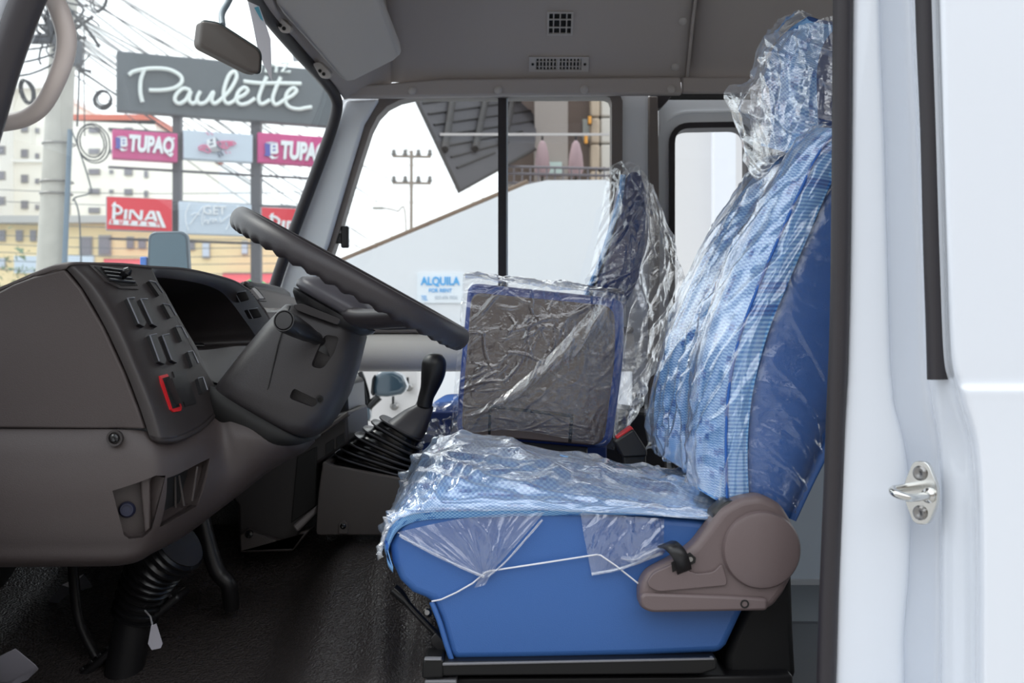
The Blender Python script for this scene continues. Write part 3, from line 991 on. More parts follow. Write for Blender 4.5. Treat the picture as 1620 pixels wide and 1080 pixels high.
def coil(px, py, rx, ry, n, tilt, name_label):
    t = thing('cable_coil', P(px, py + ry, PY - .25), name_label, 'cable coil')
    for q in range(n):
        pt = []
        ox, oy, qs = random.uniform(-2.5, 2.5), random.uniform(-2.5, 2.5), random.uniform(.82, 1.12)
        for i in range(24):
            a = 2 * math.pi * i / 24
            x = math.cos(a) * (rx + random.uniform(-1.5, 1.5) * .4 + q * .9 - n * .45); y = math.sin(a) * (ry + q * .8 - n * .4)
            pt.append(P(px + ox + qs * (x * math.cos(tilt) - y * math.sin(tilt)), py + oy + qs * (x * math.sin(tilt) + y * math.cos(tilt)), PY - .25 + .012 * q))
        tube('loop', pt, .0065, cable, t, 6, True)
coil(163, 157, 14, 14, 6, 0, 'tangled round cable coil hanging left of the charcoal sign board')
coil(146, 226, 24, 30, 3, -.3, 'large loose cable loop beside the conduit end of the utility pole')
coil(43, 145, 10, 20, 5, -.3, 'black cable coil seen through the beige grab handle')
coil(158, -2, 13, 24, 3, .15, 'black cable loop at the top edge above the sign')
tube('drop_cable', path([P(113, 205, PY - .15), P(128, 245, PY - .2), P(142, 290, PY - .2), P(143, 305, PY - .2), P(120, 312, PY - .15), P(115, 318, PY - .15)], 24), .007, cable_g, pole, 6)
tube('drop_cable', path([P(118, 316, PY - .15), P(125, 340, PY - .2), P(128, 400, PY - .2), P(128, 450, PY - .2)], 16), .007, cable_g, pole, 6)
tube('drop_cable', path([P(122, 50, PY - .2), P(125, 120, PY - .2), P(122, 200, PY - .2)], 12), .008, cable, pole, 6)
tube('drop_cable', path([P(133, 40, PY - .2), P(133, 120, PY - .2), P(134, 215, PY - .2)], 12), .005, cable, pole, 6)

# overhead wires: from the pole away to the right, behind the signs
wl_a = 'thin black overhead wire slanting from the utility pole behind the signs'
for q in range(30):
    y0 = -60 + q * 5.5 + random.uniform(-6, 6)
    x0 = 95 + random.uniform(-15, 30)
    dx = random.uniform(330, 520)
    sl = random.uniform(.52, .74)
    a = P(x0, y0, PY)
    f1 = (168 - x0) / dx
    m1 = P(168, y0 + dx * f1 * sl + 3, 16.5 + random.uniform(-.4, .8)); f2 = f1 + (1 - f1) * .5
    m2 = P(x0 + dx * f2, y0 + dx * f2 * sl + 6, 21); b = P(x0 + dx, y0 + dx * sl, 27 + random.uniform(-1, 3))
    tag(tube('overhead_wire', path([a, m1, m2, b], 15), random.uniform(.006, .012), cable if q % 3 else cable_g, None, 5), wl_a, 'wire', 'slanting overhead wires')
for q in range(7):
    y0 = -20 + q * 21
    tag(tube('overhead_wire', path([P(-60, y0 + random.uniform(-25, 15), 8.5), P(30, y0 + 14, 9.3), P(100, y0 * .6 + 30, PY)], 10), .009, cable, None, 5),
        'black overhead wire running from the front pillar seal to the pole top', 'wire', 'overhead wires on the near side of the pole')
for q, y0 in enumerate((300, 318, 352, 372, 386, 398, 412, 426)):
    tag(tube('overhead_wire', path([P(-80, y0 - 3, 22), P(200, y0 + 6 + q % 3, 22), P(480, y0 + 4 + 2 * (q % 2), 22)], 12), .008, cable_g, None, 5),
        'level grey power line crossing in front of the yellow building', 'wire', 'level power lines')

# ---- buildings
cream = mat('stucco_cream', (246, 242, 232), .9, var=.04, vscale=.4)
cream2 = mat('stucco_pale', (248, 247, 244), .9, var=.03, vscale=.4)
yellow = mat('stucco_yellow', (243, 222, 176), .9, var=.05, vscale=.4)
roof_red = mat('roof_red', (206, 110, 88), .8)
win_dark = mat('window_dark', (128, 126, 134), .3)
win_frame = mat('window_frame', (170, 168, 164), .6)
def facade_window(bld, px, py, w, h, Y, m=win_dark):
    w_, h_ = w / F * Y, h / F * Y
    c = P(px, py, Y)
    f = box('window', c + Vector((0, -.02, 0)), (w_, .12, h_), win_frame, bld)
    f2 = box('pane', c + Vector((0, -.09, 0)), (w_ * .86, .05, h_ * .84), m, f)
    return f
def slab_building(name, label, x0, x1, ytop, Y, depth, m, roof=None):
    a, b = P(x0, ytop, Y), P(x1, ytop, Y)
    t = thing(name, Vector(((a.x + b.x) / 2, Y, GZ)), label, 'building')
    span('wall', (a.x, Y, GZ), (b.x, Y + depth, a.z), m, t)
    return t
Y1 = 42
t = slab_building('apartment_building', 'cream apartment block with small windows behind the utility pole', -190, 76, 142, Y1, 10, cream)
span('roof_slab', (P(-192, 142, Y1).x, Y1 - .3, P(0, 142, Y1).z), (P(79, 142, Y1).x, Y1 + 10, P(0, 134, Y1).z), cream2, t)
span('stair_tower', (P(-20, 0, Y1).x, Y1 - 1.2, GZ), (P(22, 0, Y1).x, Y1 + 6, P(0, 112, Y1).z), cream2, t)
span('string_course', (P(22, 0, Y1).x, Y1 - .15, P(0, 257, Y1).z), (P(76, 0, Y1).x, Y1 + .1, P(0, 253, Y1).z), cream2, t)
for y in (203, 243, 283, 324):
    facade_window(t, 40, y, 11, 13, Y1); facade_window(t, 60, y + 4, 6, 8, Y1)
for y in (197, 238, 278, 318):
    facade_window(t, 3, y, 12, 14, Y1 - 1.2)
    facade_window(t, -60, y, 12, 14, Y1)
Y2 = 41.5
t = slab_building('apartment_building', 'pale apartment block with a red roof edge right of the utility pole', 112, 246, 190, Y2, 9, cream)
prism('roof', [P(108, 181, Y2) , P(240, 181, Y2), P(252, 197, Y2), P(108, 191, Y2)], (0, 9.4, 0), roof_red, t)
for y in (206, 240, 272, 303, 333):
    facade_window(t, 150, y, 18, 9, Y2)
    facade_window(t, 177, y, 6, 6, Y2)
    facade_window(t, 204, y + 1, 13, 10, Y2)
    facade_window(t, 232, y + 4, 6, 11, Y2)
Y3 = 60
t = slab_building('apartment_building', 'very pale tower block between the two sign posts', 262, 352, 255, Y3, 8, mat('stucco_white', (244, 246, 248), .9))
for x in (305, 337):
    for y in (277, 306, 336): facade_window(t, x, y, 10, 7, Y3)
Y4 = 34
t = slab_building('yellow_building', 'long yellow low building with dark windows below the signs', -120, 452, 352, Y4, 5, yellow)
span('roof_edge', (P(-122, 0, Y4).x, Y4 - .4, P(0, 354, Y4).z), (P(454, 0, Y4).x, Y4 + 5.2, P(0, 343, Y4).z), mat('roof_grey', (186, 186, 184), .8), t)
for (x, y, w_, h_) in ((5, 373, 10, 18), (32, 373, 11, 18), (54, 373, 10, 18), (137, 390, 20, 32), (167, 388, 20, 32), (207, 384, 11, 19), (226, 385, 12, 17), (303, 388, 12, 16), (-30, 373, 10, 18)):
    facade_window(t, x, y, w_, h_, Y4)
for (x, y, w_, h_) in ((327, 396, 12, 26), (5, 416, 10, 16), (388, 392, 10, 22)):
    facade_window(t, x, y, w_, h_, Y4, mat('window_pale', (196, 206, 220), .4))
span('pale_shutter', (P(25, 0, Y4).x, Y4 - .12, P(0, 432, Y4).z), (P(60, 0, Y4).x, Y4, P(0, 405, Y4).z), pale, t)
span('pale_shutter', (P(106, 0, Y4).x, Y4 - .12, P(0, 432, Y4).z), (P(150, 0, Y4).x, Y4, P(0, 404, Y4).z), pale, t)
for (x0, x1, y0, y1, lb) in ((164, 262, 409, 420, 'red shop awning under the yellow building beside the small front mirror'), (352, 446, 431, 446, 'red shop awning above the far dash beside the green canopy')):
    a = thing('shop_awning', P((x0 + x1) / 2, y1, Y4 - 1), lb, 'awning')
    prism('canopy', [P(x0, y0, Y4 - .05), P(x0, y1, Y4 - 1.2), P(x0, y1 + 3, Y4 - 1.2), P(x0, y1, Y4 - .05)], (P(x1, 0, Y4).x - P(x0, 0, Y4).x, 0, 0), mat('awning_red', (214, 84, 98), .7), a)
    span('wall_bar', P(x0, y0 + 2, Y4 - .1), P(x1, y0, Y4 - .1) + Vector((0, .08, 0)), steel_dark, a)
# green pyramid canopy
bm = bmesh.new()
ap = bm.verts.new(P(404, 436, 24)); bs = [bm.verts.new(P(404, 447, 24) + Vector(d)) for d in ((-.14, -.14, 0), (.14, -.14, 0), (.14, .14, 0), (-.14, .14, 0))]
bs = [bm.verts.new(P(404, 450, 24) + Vector(d)) for d in ((-.24, -.24, 0), (.24, -.24, 0), (.24, .24, 0), (-.24, .24, 0))]
bmesh.ops.delete(bm, geom=[v for v in bm.verts if not v.link_edges and v is not ap and v not in bs], context='VERTS')
for i in range(4): bm.faces.new((ap, bs[i], bs[(i + 1) % 4]))
bm.faces.new(bs[::-1])
t = thing('green_canopy', Vector((P(404, 0, 24).x, 24, GZ)), 'small bright green pointed canopy above the far dash', 'canopy')
link('canopy_top', bm, mat('canopy_green', (20, 160, 78), .6), t, False)
tube('canopy_post', [Vector((P(404, 0, 24).x, 24, GZ)), P(404, 449, 24)], .03, steel_dark, t, 8)
# roadside bush
bm = bmesh.new()
for q in range(160):
    d = Vector((random.gauss(0, .35), random.gauss(0, .3), abs(random.gauss(.2, .55))))
    c = Vector((P(28, 0, 28).x, 28, P(0, 452, 28).z)) + d - Vector((0, 0, .4))
    s = random.uniform(.06, .14)
    v = [bm.verts.new(c + Vector((random.uniform(-s, s), random.uniform(-s, s), random.uniform(-s, s)))) for _ in range(3)]
    bm.faces.new(v)
t = thing('roadside_bush', Vector((P(28, 0, 28).x, 28, GZ)), 'small green bush at the foot of the utility pole behind the dash', 'bush')
o = link('foliage', bm, mat('leaf_green', (110, 132, 104), .8), t, False); o['kind'] = 'stuff'
tube('stem', [Vector((P(28, 0, 28).x, 28, GZ)), Vector((P(28, 0, 28).x, 28, P(0, 450, 28).z))], .05, mat('bark', (90, 74, 60), .9), t, 6)

# ================================================================ EXTERIOR, THROUGH THE PASSENGER WINDOW
stair_white = mat('stair_white', (232, 234, 238), .85, var=.015, vscale=1.0)
SY = 7.0
t = thing('stair_wall', Vector((P(800, 0, SY).x, SY, GZ)), 'white stair parapet wall with a sloping top outside the passenger window', 'wall')
prism('parapet', [P(250, 525, SY), P(538, 416, SY), P(832, 292, SY), P(865, 285, SY), P(1010, 284, SY), P(1010, 865, SY), P(250, 865, SY)], (0, .18, 0), stair_white, t)
tube('handrail', [P(300, 494, SY + .1), P(540, 411, SY + .1), P(700, 344, SY + .1), P(835, 287, SY + .1)], .014, mat('rail_brown', (112, 92, 76), .6), t, 8)
for x, y in ((595, 388), (684, 351), (765, 316)):
    tube('rail_post', [P(x, y + 8, SY + .1), P(x, y - 3, SY + .1)], .012, mat('rail_brown', (112, 92, 76), .6), t, 6)
box('rail_clip', P(686, 353, SY + .08), (.05, .04, .035), mat('rail_brown', (112, 92, 76), .6), t)
t = thing('white_house', Vector((P(1150, 0, 6.2).x, 6.2, GZ)), 'tall plain white wall filling the rear door window', 'building')
span('wall', (P(1040, 0, 6.2).x, 6.2, GZ), (P(1900, 0, 6.2).x, 8.5, 3.2), mat('house_white', (226, 224, 224), .85, var=.02, vscale=2), t)
span('wall_pier', (P(1130, 0, 6.1).x, 6.1, GZ), (P(1164, 0, 6.1).x, 6.2, 3.2), mat('pier_white', (238, 240, 246), .85), t)
# rent notice on the wall
t = thing('rent_notice', P(697, 478, SY - .02), 'white notice with blue ALQUILA FOR RENT lettering on the stair wall', 'notice')
prism('sheet', [P(660, 432, SY - .012), P(733, 432, SY - .012), P(733, 479, SY - .012), P(660, 479, SY - .012)], (0, .010, 0), mat('notice_white', (238, 244, 250), .7), t)
nb = mat('notice_blue', (86, 178, 240), .6)
nf = mat('notice_faint', (196, 206, 216), .6)
R_, U_ = Vector((1, 0, 0)), Vector((0, 0, 1))
text_mesh('headline', 'ALQUILA', .072, nb, t, (P(696.5, 445, SY - .016), R_, U_), extrude=.002, bold=.0022, sx=.82)
text_mesh('subline', 'FOR RENT', .034, nb, t, (P(696.5, 459.5, SY - .016), R_, U_), extrude=.001, bold=.0006, sx=.92)
text_mesh('phone_label', 'TEL', .042, nb, t, (P(671.5, 471.5, SY - .016), R_, U_), extrude=.001, bold=.0, sx=.60)
text_mesh('faded_number', '829 696 9026', .032, nf, t, (P(706, 470.5, SY - .016), R_, U_), extrude=.001, sx=.80)

# dark canopy of the house above the stair
dk = mat('soffit_dark', (62, 58, 62), .7, var=.05, vscale=2)
bk = mat('beam_dark', (34, 28, 28), .7)
A_, B2, C_ = P(612, 60, 9.6), P(727, 303, 8.2), P(846, 236, 10.2)
nrm = (B2 - A_).cross(C_ - A_).normalized()
if nrm.y > 0: nrm = -nrm
D_ = P(858, 60, 1.0)
D_ = D_ * (nrm.dot(A_) / nrm.dot(D_))
t = thing('roof_canopy', P(780, 270, 9.5), 'dark pointed roof canopy seen through the upper passenger window', 'canopy')
prism('soffit', [A_, B2, C_, D_], Vector((0, .25, .10)), dk, t)
def can(px, py):
    r_ = P(px, py, 1.0)
    return r_ * (nrm.dot(A_) / nrm.dot(r_))
for pix in (((716, 120), (713, 157), (706, 205), (700, 241)), ((770, 120), (766, 157), (758, 195), (748, 240)), ((812, 120), (808, 160), (800, 200), (790, 232))):
    tube('beam', path([can(*q) + nrm * .03 for q in pix], 12), .030, bk, t, 8)
for q in range(9):
    y = 130 + q * 17
    a, b = can(650 + q * 9, y), can(848 - max(0, q - 5) * 22, y - 24)
    tube('board_joint', [a + nrm * .004, b + nrm * .004], .010, bk, t, 5)
tube('edge_trim', [A_, B2, C_], .018, bk, t, 6)
# upper house front
HY = 11.0
brown1 = mat('house_taupe', (158, 148, 142), .85)
brown2 = mat('house_brown', (128, 112, 104), .85)
beige = mat('house_beige', (188, 170, 150), .85)
t = thing('upper_house', Vector((P(900, 0, HY).x, HY, GZ)), 'taupe and beige house front with a terrace above the white stair wall', 'building')
span('wall', (P(790, 0, HY).x, HY, GZ), (P(1000, 0, HY).x, HY + 4, P(0, 40, HY).z), brown2, t)
span('pilaster', (P(845, 0, HY).x, HY - .3, GZ), (P(896, 0, HY).x, HY + .1, P(0, 40, HY).z), brown1, t)
for i in range(6):
    y0 = 60 + i * 42
    span('stone_panel', P(934, y0 + 40, HY - .22), P(949, y0, HY - .22) + Vector((0, .2, 0)), beige, t, .02)
    span('stone_panel', P(950, y0 + 40, HY - .18), P(985, y0, HY - .18) + Vector((0, .2, 0)), mat('house_pale', (206, 200, 192), .85), t, .02)
span('window', P(922, 222, HY - .06), P(934, 188, HY - .06) + Vector((0, .1, 0)), mat('window_pale2', (176, 178, 172), .4), t)
span('notice_board', P(864, 275, HY - .36), P(889, 256, HY - .36) + Vector((0, .05, 0)), mat('board_green', (188, 206, 200), .6), t)
span('terrace_floor', (P(790, 0, HY - 1).x, HY - 1.2, P(0, 293, HY - 1.2).z), (P(1000, 0, HY).x, HY, P(0, 287, HY - 1.2).z), brown1, t)
span('pale_bar', P(696, 214, 8.0), P(970, 210.5, 8.0) + Vector((0, .02, 0)), mat('bar_pale', (190, 184, 182), .4), t)  # thin pale bar running level across the house front
for x, y, lb in ((933, 190, 'upper amber wall lamp on the beige pier'), (927, 221, 'lower amber wall lamp near the pale bar')):
    l = thing('wall_lamp', P(x, y + 6, HY - .3), lb, 'lamp')
    box('lamp_glass', P(x, y, HY - .30), (.032, .04, .075), mat('amber', (232, 160, 60), .4), l, .006)
    box('lamp_back', P(x, y, HY - .25), (.04, .05, .09), bk, l, .004)
rail_m = mat('rail_grey', (112, 106, 112), .5)
t = thing('terrace_railing', P(822, 292, 9.6), 'thin grey terrace railing beside the sliding window post', 'railing')
for y in (263, 274, 289): tube('rail', [P(795, y, 9.6), P(968, y + 4, 9.6)], .012, rail_m, t, 6)
for x in range(800, 970, 13): tube('baluster', [P(x, 292, 9.6), P(x, 264, 9.6)], .007, rail_m, t, 5)
for x, lb in ((858, 'closed pink grey parasol nearest the window post'), (911, 'closed pink grey parasol below the amber lamps')):
    u = thing('closed_parasol', P(x, 290, 10.2), lb, 'parasol')
    c = P(x, 289, 10.2)
    lathe('folded_canopy', c, (0, 0, 1), [(.0, .06), (.05, .06), (.075, .12), (.06, .26), (.035, .36), (.0, .40)], mat('parasol_pink', (164, 138, 142), .8), u, 12)
    tube('pole', [c - Vector((0, 0, .0)), c + Vector((0, 0, .43))], .010, bk, u, 8)
# wooden power pole with two crossarms
pm = mat('pole_wood', (150, 138, 128), .8)
QY = 34
t = thing('power_pole', Vector((P(651, 0, QY).x, QY, GZ)), 'slim power pole with two insulator crossarms in the passenger window', 'pole')
tube('shaft', [Vector((P(650, 0, QY).x, QY, GZ)), P(651, 238, QY)], .055, pm, t, 10)
for y in (247, 289):
    a = tube('crossarm', [P(621, y, QY), P(682, y + 1, QY)], .045, pm, t, 8)
    for x in (623, 680, 641, 662):
        lathe('insulator', P(x, y - 1, QY), (0, 0, 1), [(.0, 0), (.07, .0), (.09, .06), (.05, .10), (.08, .14), (.03, .20), (0, .21)], mat('porcelain', (120, 118, 116), .4), a, 8)
t = thing('street_lamp', Vector((P(640, 0, 36).x, 36, GZ)), 'thin street lamp arm left of the power pole', 'lamp')
tube('arm', path([Vector((P(642, 0, 36).x, 36, GZ)), P(642, 350, 36), P(628, 334, 36), P(606, 329, 36)], 20), .03, pm, t, 6)
box('lamp_head', P(598, 329, 36), (.36, .2, .09), mat('lamp_grey', (170, 168, 164), .5), t, .03)
for q, (x0, y0, x1, y1) in enumerate(((560, 262, 800, 256), (560, 290, 800, 298), (540, 318, 800, 318), (610, 175, 650, 245), (555, 360, 640, 405), (545, 385, 620, 400), (548, 350, 700, 395))):
    tag(tube('service_wire', path([P(x0, y0, 34), P((x0 + x1) / 2, (y0 + y1) / 2 + 2, 34), P(x1, y1, 34)], 8), .012, mat('wire_beige', (196, 186, 170), .6), None, 5),
        'faint beige service wire around the slim power pole', 'wire', 'faint wires in the passenger window')

# neighbouring white vehicle seen through the low window, with its mirror
t = thing('parked_van', Vector((P(640, 0, 4.6).x, 4.6, GZ)), 'white parked van side seen through the low passenger window', 'vehicle')
prism('side_panel', [P(x, y, 4.6) for x, y in rounded([(480, 545), (665, 548), (672, 700), (680, 1000), (480, 1000)], 40)], (0, .2, 0), mat('van_white', (222, 218, 216), .3, coat=.4), t, .02)
for x, y in ((647, 612), (624, 642)):
    b = lathe('door_bolt', P(x, y, 4.58), (0, -1, 0), [(0, -.02), (.016, -.02), (.018, .01), (.01, .02), (0, .022)], steel, t, 12)
    box('bolt_tongue', P(x - 2, y - 8, 4.57), (.010, .02, .04), black_gloss, b, .003)
vm = mat('mirror_shell', (62, 80, 92), .12, coat=1.0)
t = thing('van_mirror', P(585, 665, 3.7), 'dark glossy side mirror outside the low passenger window', 'mirror')
sh = [(593, 592), (601, 587), (622, 586), (636, 594), (643, 610), (642, 618), (634, 624), (612, 628), (590, 627), (588, 612)]
prism('mirror_shell', [P(x, y, 3.70) for x, y in sh], (0, .10, 0), vm, t, .02, bseg=4)
prism('mirror_back', [P(x, y, 3.69) for x, y in ((588, 600), (592, 592), (590, 627), (586, 622))], (0, .1, 0), black_gloss, t, .004)
tube('mirror_arm', path([P(600, 627, 3.75), P(590, 636, 3.75), P(582, 646, 3.75), P(579, 665, 3.75)], 12), [.014] * 13, black_gloss, t, 8)
tube('mirror_strut', path([P(569, 588, 3.75), P(575, 604, 3.75), P(581, 628, 3.75), P(581, 644, 3.75)], 12), .010, black_gloss, t, 8)
prism('lower_pod', [P(x, y, 3.72) for x, y in ((558, 604), (562, 604), (573, 626), (570, 640), (558, 655), (556, 640))], (0, .06, 0), vm, t, .008)
prism('lower_pod', [P(x, y, 3.72) for x, y in ((576, 645), (585, 645), (586, 662), (576, 672), (571, 668))], (0, .06, 0), vm, t, .008)

# small auxiliary mirror outside the windshield
t = thing('front_mirror', P(268, 440, 3.35), 'small rounded blue grey auxiliary mirror beyond the windshield above the dash', 'mirror')
ol = rounded([(234, 366), (296, 365), (300, 440), (232, 440)], 14, 5)
prism('housing', [P(x, y, 3.36) for x, y in ol], (0, .03, 0), mat('mirror_frame', (70, 88, 100), .3), t, .006)
il = rounded([(238, 370), (292, 369), (296, 436), (236, 436)], 12, 5)
prism('mirror_face', [P(x, y, 3.352) for x, y in il], (0, .008, 0), mat('mirror_glass', (98, 124, 138), .25), t)
tube('bracket', [P(268, 438, 3.385), P(266, 480, 3.38), Vector((-1.10, 3.30, .0)), Vector((-1.14, 3.17, -.04))], .014, black_plastic, t, 8)
box('clamp', P(228, 414, 3.37), (.02, .02, .03), mat('clamp_blue', (70, 130, 220), .4), t, .003)

# ================================================================ CEILING FITTINGS
# sun visor
t = thing('sun_visor', P(540, 70, 2.75), 'large grey padded sun visor above the windshield corner', 'sun visor')
vz = [(430, -40), (437, 8), (446, 22), (538, 124), (548, 129), (560, 128), (622, 97), (632, 88), (630, 76), (604, 10), (585, -40)]
vY = [2.46, 2.52, 2.56, 2.87, 2.90, 2.90, 2.84, 2.82, 2.78, 2.56, 2.43]
bm = bmesh.new()
add_prism(bm, [P(x, y, Yq) for (x, y), Yq in zip(vz, vY)], (.004, .016, .022))
link('visor_pad', bm, visor_mat, t, True, bevel=.008, bseg=3)
for (px, py, Yq) in ((447, 40, 2.60), (510, 112, 2.86)):
    h_ = prism('hinge_bracket', [P(x, y, Yq) for x, y in rounded([(px - 16, py - 12), (px - 4, py - 14), (px + 14, py + 4), (px + 12, py + 13), (px - 2, py + 12)], 5, 3)], (.0, .03, .01), vent_grey, t, .004)
    for d in ((0, 1), (4, 6)):
        lathe('screw', P(px - 4 + d[0] * 1.5, py + d[1] - 1, Yq - .002), (0, -1, 0), [(0, -.004), (.0045, -.004), (.0045, .001), (0, .002)], dark_slot, h_, 10)
# header pad between the two visors
t = prism('trim_16', [P(400, -30, 2.44), P(424, -30, 2.47), P(436, 12, 2.54), P(443, 25, 2.58), P(432, 27, 2.585), P(414, 4, 2.50)], (0, .02, .012), headliner, None, .005); t['kind'] = 'structure'
# square air grille
def on_cove(px, py): 
    s, t = S1.find(px, py)
    return S1(s, t), S1.normal(s, t, (0, -1, -.6))
c, n = on_cove(886, 36)
ux = Vector((1, 0, 0)); uy = n.cross(ux).normalized()
if uy.z < 0: uy = -uy
t = thing('air_grille', c, 'small square grey air grille high on the headliner', 'vent')
def cp(a, b, d=0.0): return c + ux * a + uy * b + n * d
k = 1 / F * 3.05
W_, H_ = 41 * k, 40 * k
def frame4(name, W_, H_, fw, d0, d1, m, par):
    bm = bmesh.new()
    for (x0, x1, y0, y1) in ((-W_ / 2, W_ / 2, H_ / 2 - fw, H_ / 2), (-W_ / 2, W_ / 2, -H_ / 2, -H_ / 2 + fw), (-W_ / 2, -W_ / 2 + fw, -H_ / 2 + fw, H_ / 2 - fw), (W_ / 2 - fw, W_ / 2, -H_ / 2 + fw, H_ / 2 - fw)):
        add_prism(bm, [cp(x0, y0, d0), cp(x1, y0, d0), cp(x1, y1, d0), cp(x0, y1, d0)], n * (d1 - d0))
    return link(name, bm, m, par, False)
frame4('frame', W_, H_, 3.2 * k, -.004, .006, vent_grey, t)
prism('backing', [cp(-W_ / 2 + .004, -H_ / 2 + .004, .0005), cp(W_ / 2 - .004, -H_ / 2 + .004, .0005), cp(W_ / 2 - .004, H_ / 2 - .004, .0005), cp(-W_ / 2 + .004, H_ / 2 - .004, .0005)], n * .001, dark_slot, t)
for i in range(3):
    x = -W_ / 2 + W_ * (i + 1) / 4
    prism('slat', [cp(x - .0016, -H_ / 2 + .003, .001), cp(x + .0016, -H_ / 2 + .003, .001), cp(x + .0016, H_ / 2 - .003, .001), cp(x - .0016, H_ / 2 - .003, .001)], n * .004, vent_grey, t)
for i in range(2):
    y = -H_ / 2 + H_ * (i + 1) / 3
    prism('slat', [cp(-W_ / 2 + .003, y - .0016, .001), cp(W_ / 2 - .003, y - .0016, .001), cp(W_ / 2 - .003, y + .0016, .001), cp(-W_ / 2 + .003, y + .0016, .001)], n * .0045, vent_grey, t)
# double louvre outlet
c, n = on_cove(884, 100)
uy = n.cross(ux).normalized()
if uy.z < 0: uy = -uy
t = thing('air_outlet', c, 'wide grey twin louvre air outlet above the passenger window', 'vent')
W_, H_ = 96 * k, 25 * k
frame4('frame', W_, H_, 3 * k, -.006, .008, vent_grey, t)
for sx in (-1, 1):
    x0 = sx * 42 * k
    prism('end_plate', [cp(x0 - 5.5 * k, -H_ / 2 + .003, 0), cp(x0 + 5.5 * k, -H_ / 2 + .003, 0), cp(x0 + 5.5 * k, H_ / 2 - .003, 0), cp(x0 - 5.5 * k, H_ / 2 - .003, 0)], n * .007, vent_grey, t)
    lathe('screw', cp(x0, 0, .006), n, [(0, -.002), (.004, -.002), (.004, .002), (0, .003)], dark_slot, t, 10)
    xm = sx * 18.5 * k
    prism('backing', [cp(xm - 17 * k, -H_ / 2 + .004, .0), cp(xm + 17 * k, -H_ / 2 + .004, 0), cp(xm + 17 * k, H_ / 2 - .004, 0), cp(xm - 17 * k, H_ / 2 - .004, 0)], n * .002, dark_slot, t)
    for i in range(6):
        x = xm - 14 * k + i * 5.6 * k
        prism('slat', [cp(x - .0012, -H_ / 2 + .004, .001), cp(x + .0012, -H_ / 2 + .004, .001), cp(x + .0012, H_ / 2 - .004, .001), cp(x - .0012, H_ / 2 - .004, .001)], n * .005 + ux * .003, vent_grey, t)
    for i in range(2):
        y = -H_ / 6 + i * H_ / 3
        prism('slat', [cp(xm - 17 * k, y - .001, .003), cp(xm + 17 * k, y - .001, .003), cp(xm + 17 * k, y + .001, .003), cp(xm - 17 * k, y + .001, .003)], n * .004, vent_grey, t)
prism('divider', [cp(-1.6 * k, -H_ / 2 + .003, 0), cp(1.6 * k, -H_ / 2 + .003, 0), cp(1.6 * k, H_ / 2 - .003, 0), cp(-1.6 * k, H_ / 2 - .003, 0)], n * .007, vent_grey, t)

# inside mirror
t = thing('inside_mirror', P(365, 75, 2.2), 'dark interior mirror hanging at the top of the windshield', 'mirror')
ml = rounded([(320, 32), (346, 36), (414, 80), (412, 116), (398, 114), (315, 72)], [6, 8, 12, 10, 8, 10], 5)
prism('housing', [P(x, y, 2.2) for x, y in ml], (-.020, .022, 0), mat('mirror_back', (84, 75, 70), .4), t, .006, bseg=3)
prism('rim', [P(x, y, 2.206) for x, y in offset_poly(ml, 1.6)], (-.004, .006, 0), mat('mirror_rim', (60, 70, 72), .3), t, .002)
tube('stalk', path([P(352, 40, 2.21), P(351, 22, 2.24), P(360, 5, 2.28), P(372, -18, 2.36)], 14), .0065, mat('stalk_grey', (150, 164, 172), .4), t, 8)
# paper tag taped beside the seal
t = thing('paper_tag', P(420, 40, 2.44), 'curled white paper tag hanging beside the windshield seal', 'tag')
tagp = [(392, 2), (410, 10), (421, 40), (428, 62), (430, 128), (416, 100), (407, 74), (400, 38)]
prism('sheet', [P(x, y, 2.40 + .0004 * y) for x, y in tagp], (.0, .0015, 0), paper, t)
prism('tape', [P(x, y, 2.398) for x, y in ((402, 12), (409, 10), (417, 34), (412, 30))], (0, .001, 0), mat('tape_teal', (96, 168, 190), .4), t)

# grab handle on the near pillar
t = thing('grab_handle', P(20, 195, 1.5), 'beige curved grab handle on the driver side front pillar', 'handle')
hp = path([P(20, -140, 1.52), P(56, -60, 1.5), P(78, -15, 1.49), P(95, 20, 1.48), P(105, 58, 1.48), P(102, 92, 1.48), P(88, 130, 1.48), P(68, 166, 1.49), P(42, 186, 1.5), P(8, 194, 1.51), P(-24, 196, 1.54)], 60)
tube('grip', hp, [.0125 + .001 * math.sin(i * .1) for i in range(61)], handle_beige, t, 16)
for c in (P(12, -150, 1.52), P(-26, 196, 1.54)):
    lathe('mount', c, (0, 1, 0), [(0, -.012), (.018, -.012), (.02, 0), (.02, .012), (0, .012)], handle_beige, t, 16)

# ================================================================ DASHBOARD
dash = thing('dashboard', Vector((-.75, 2.2, -.40)), 'dark taupe plastic dashboard with switch panel and instrument hood', 'dashboard')
# end panel facing the door
gap = [(104, 425), (130, 456), (165, 516), (198, 588), (220, 645), (231, 677)]
end = [(-60, 676), (-60, 500), (-20, 472), (20, 450), (52, 438), (98, 427)] + [(x - 3, y + 1) for x, y in gap]
slab('end_panel', end, 1.595, 1.64, dash_side, dash, .006, 3)
slab('top_edge_strip', [(18, 451), (45, 437), (99, 421), (104, 425), (98, 428), (50, 440)], 1.60, 1.75, mat('dash_top_edge', (120, 112, 110), .5), dash, .002)
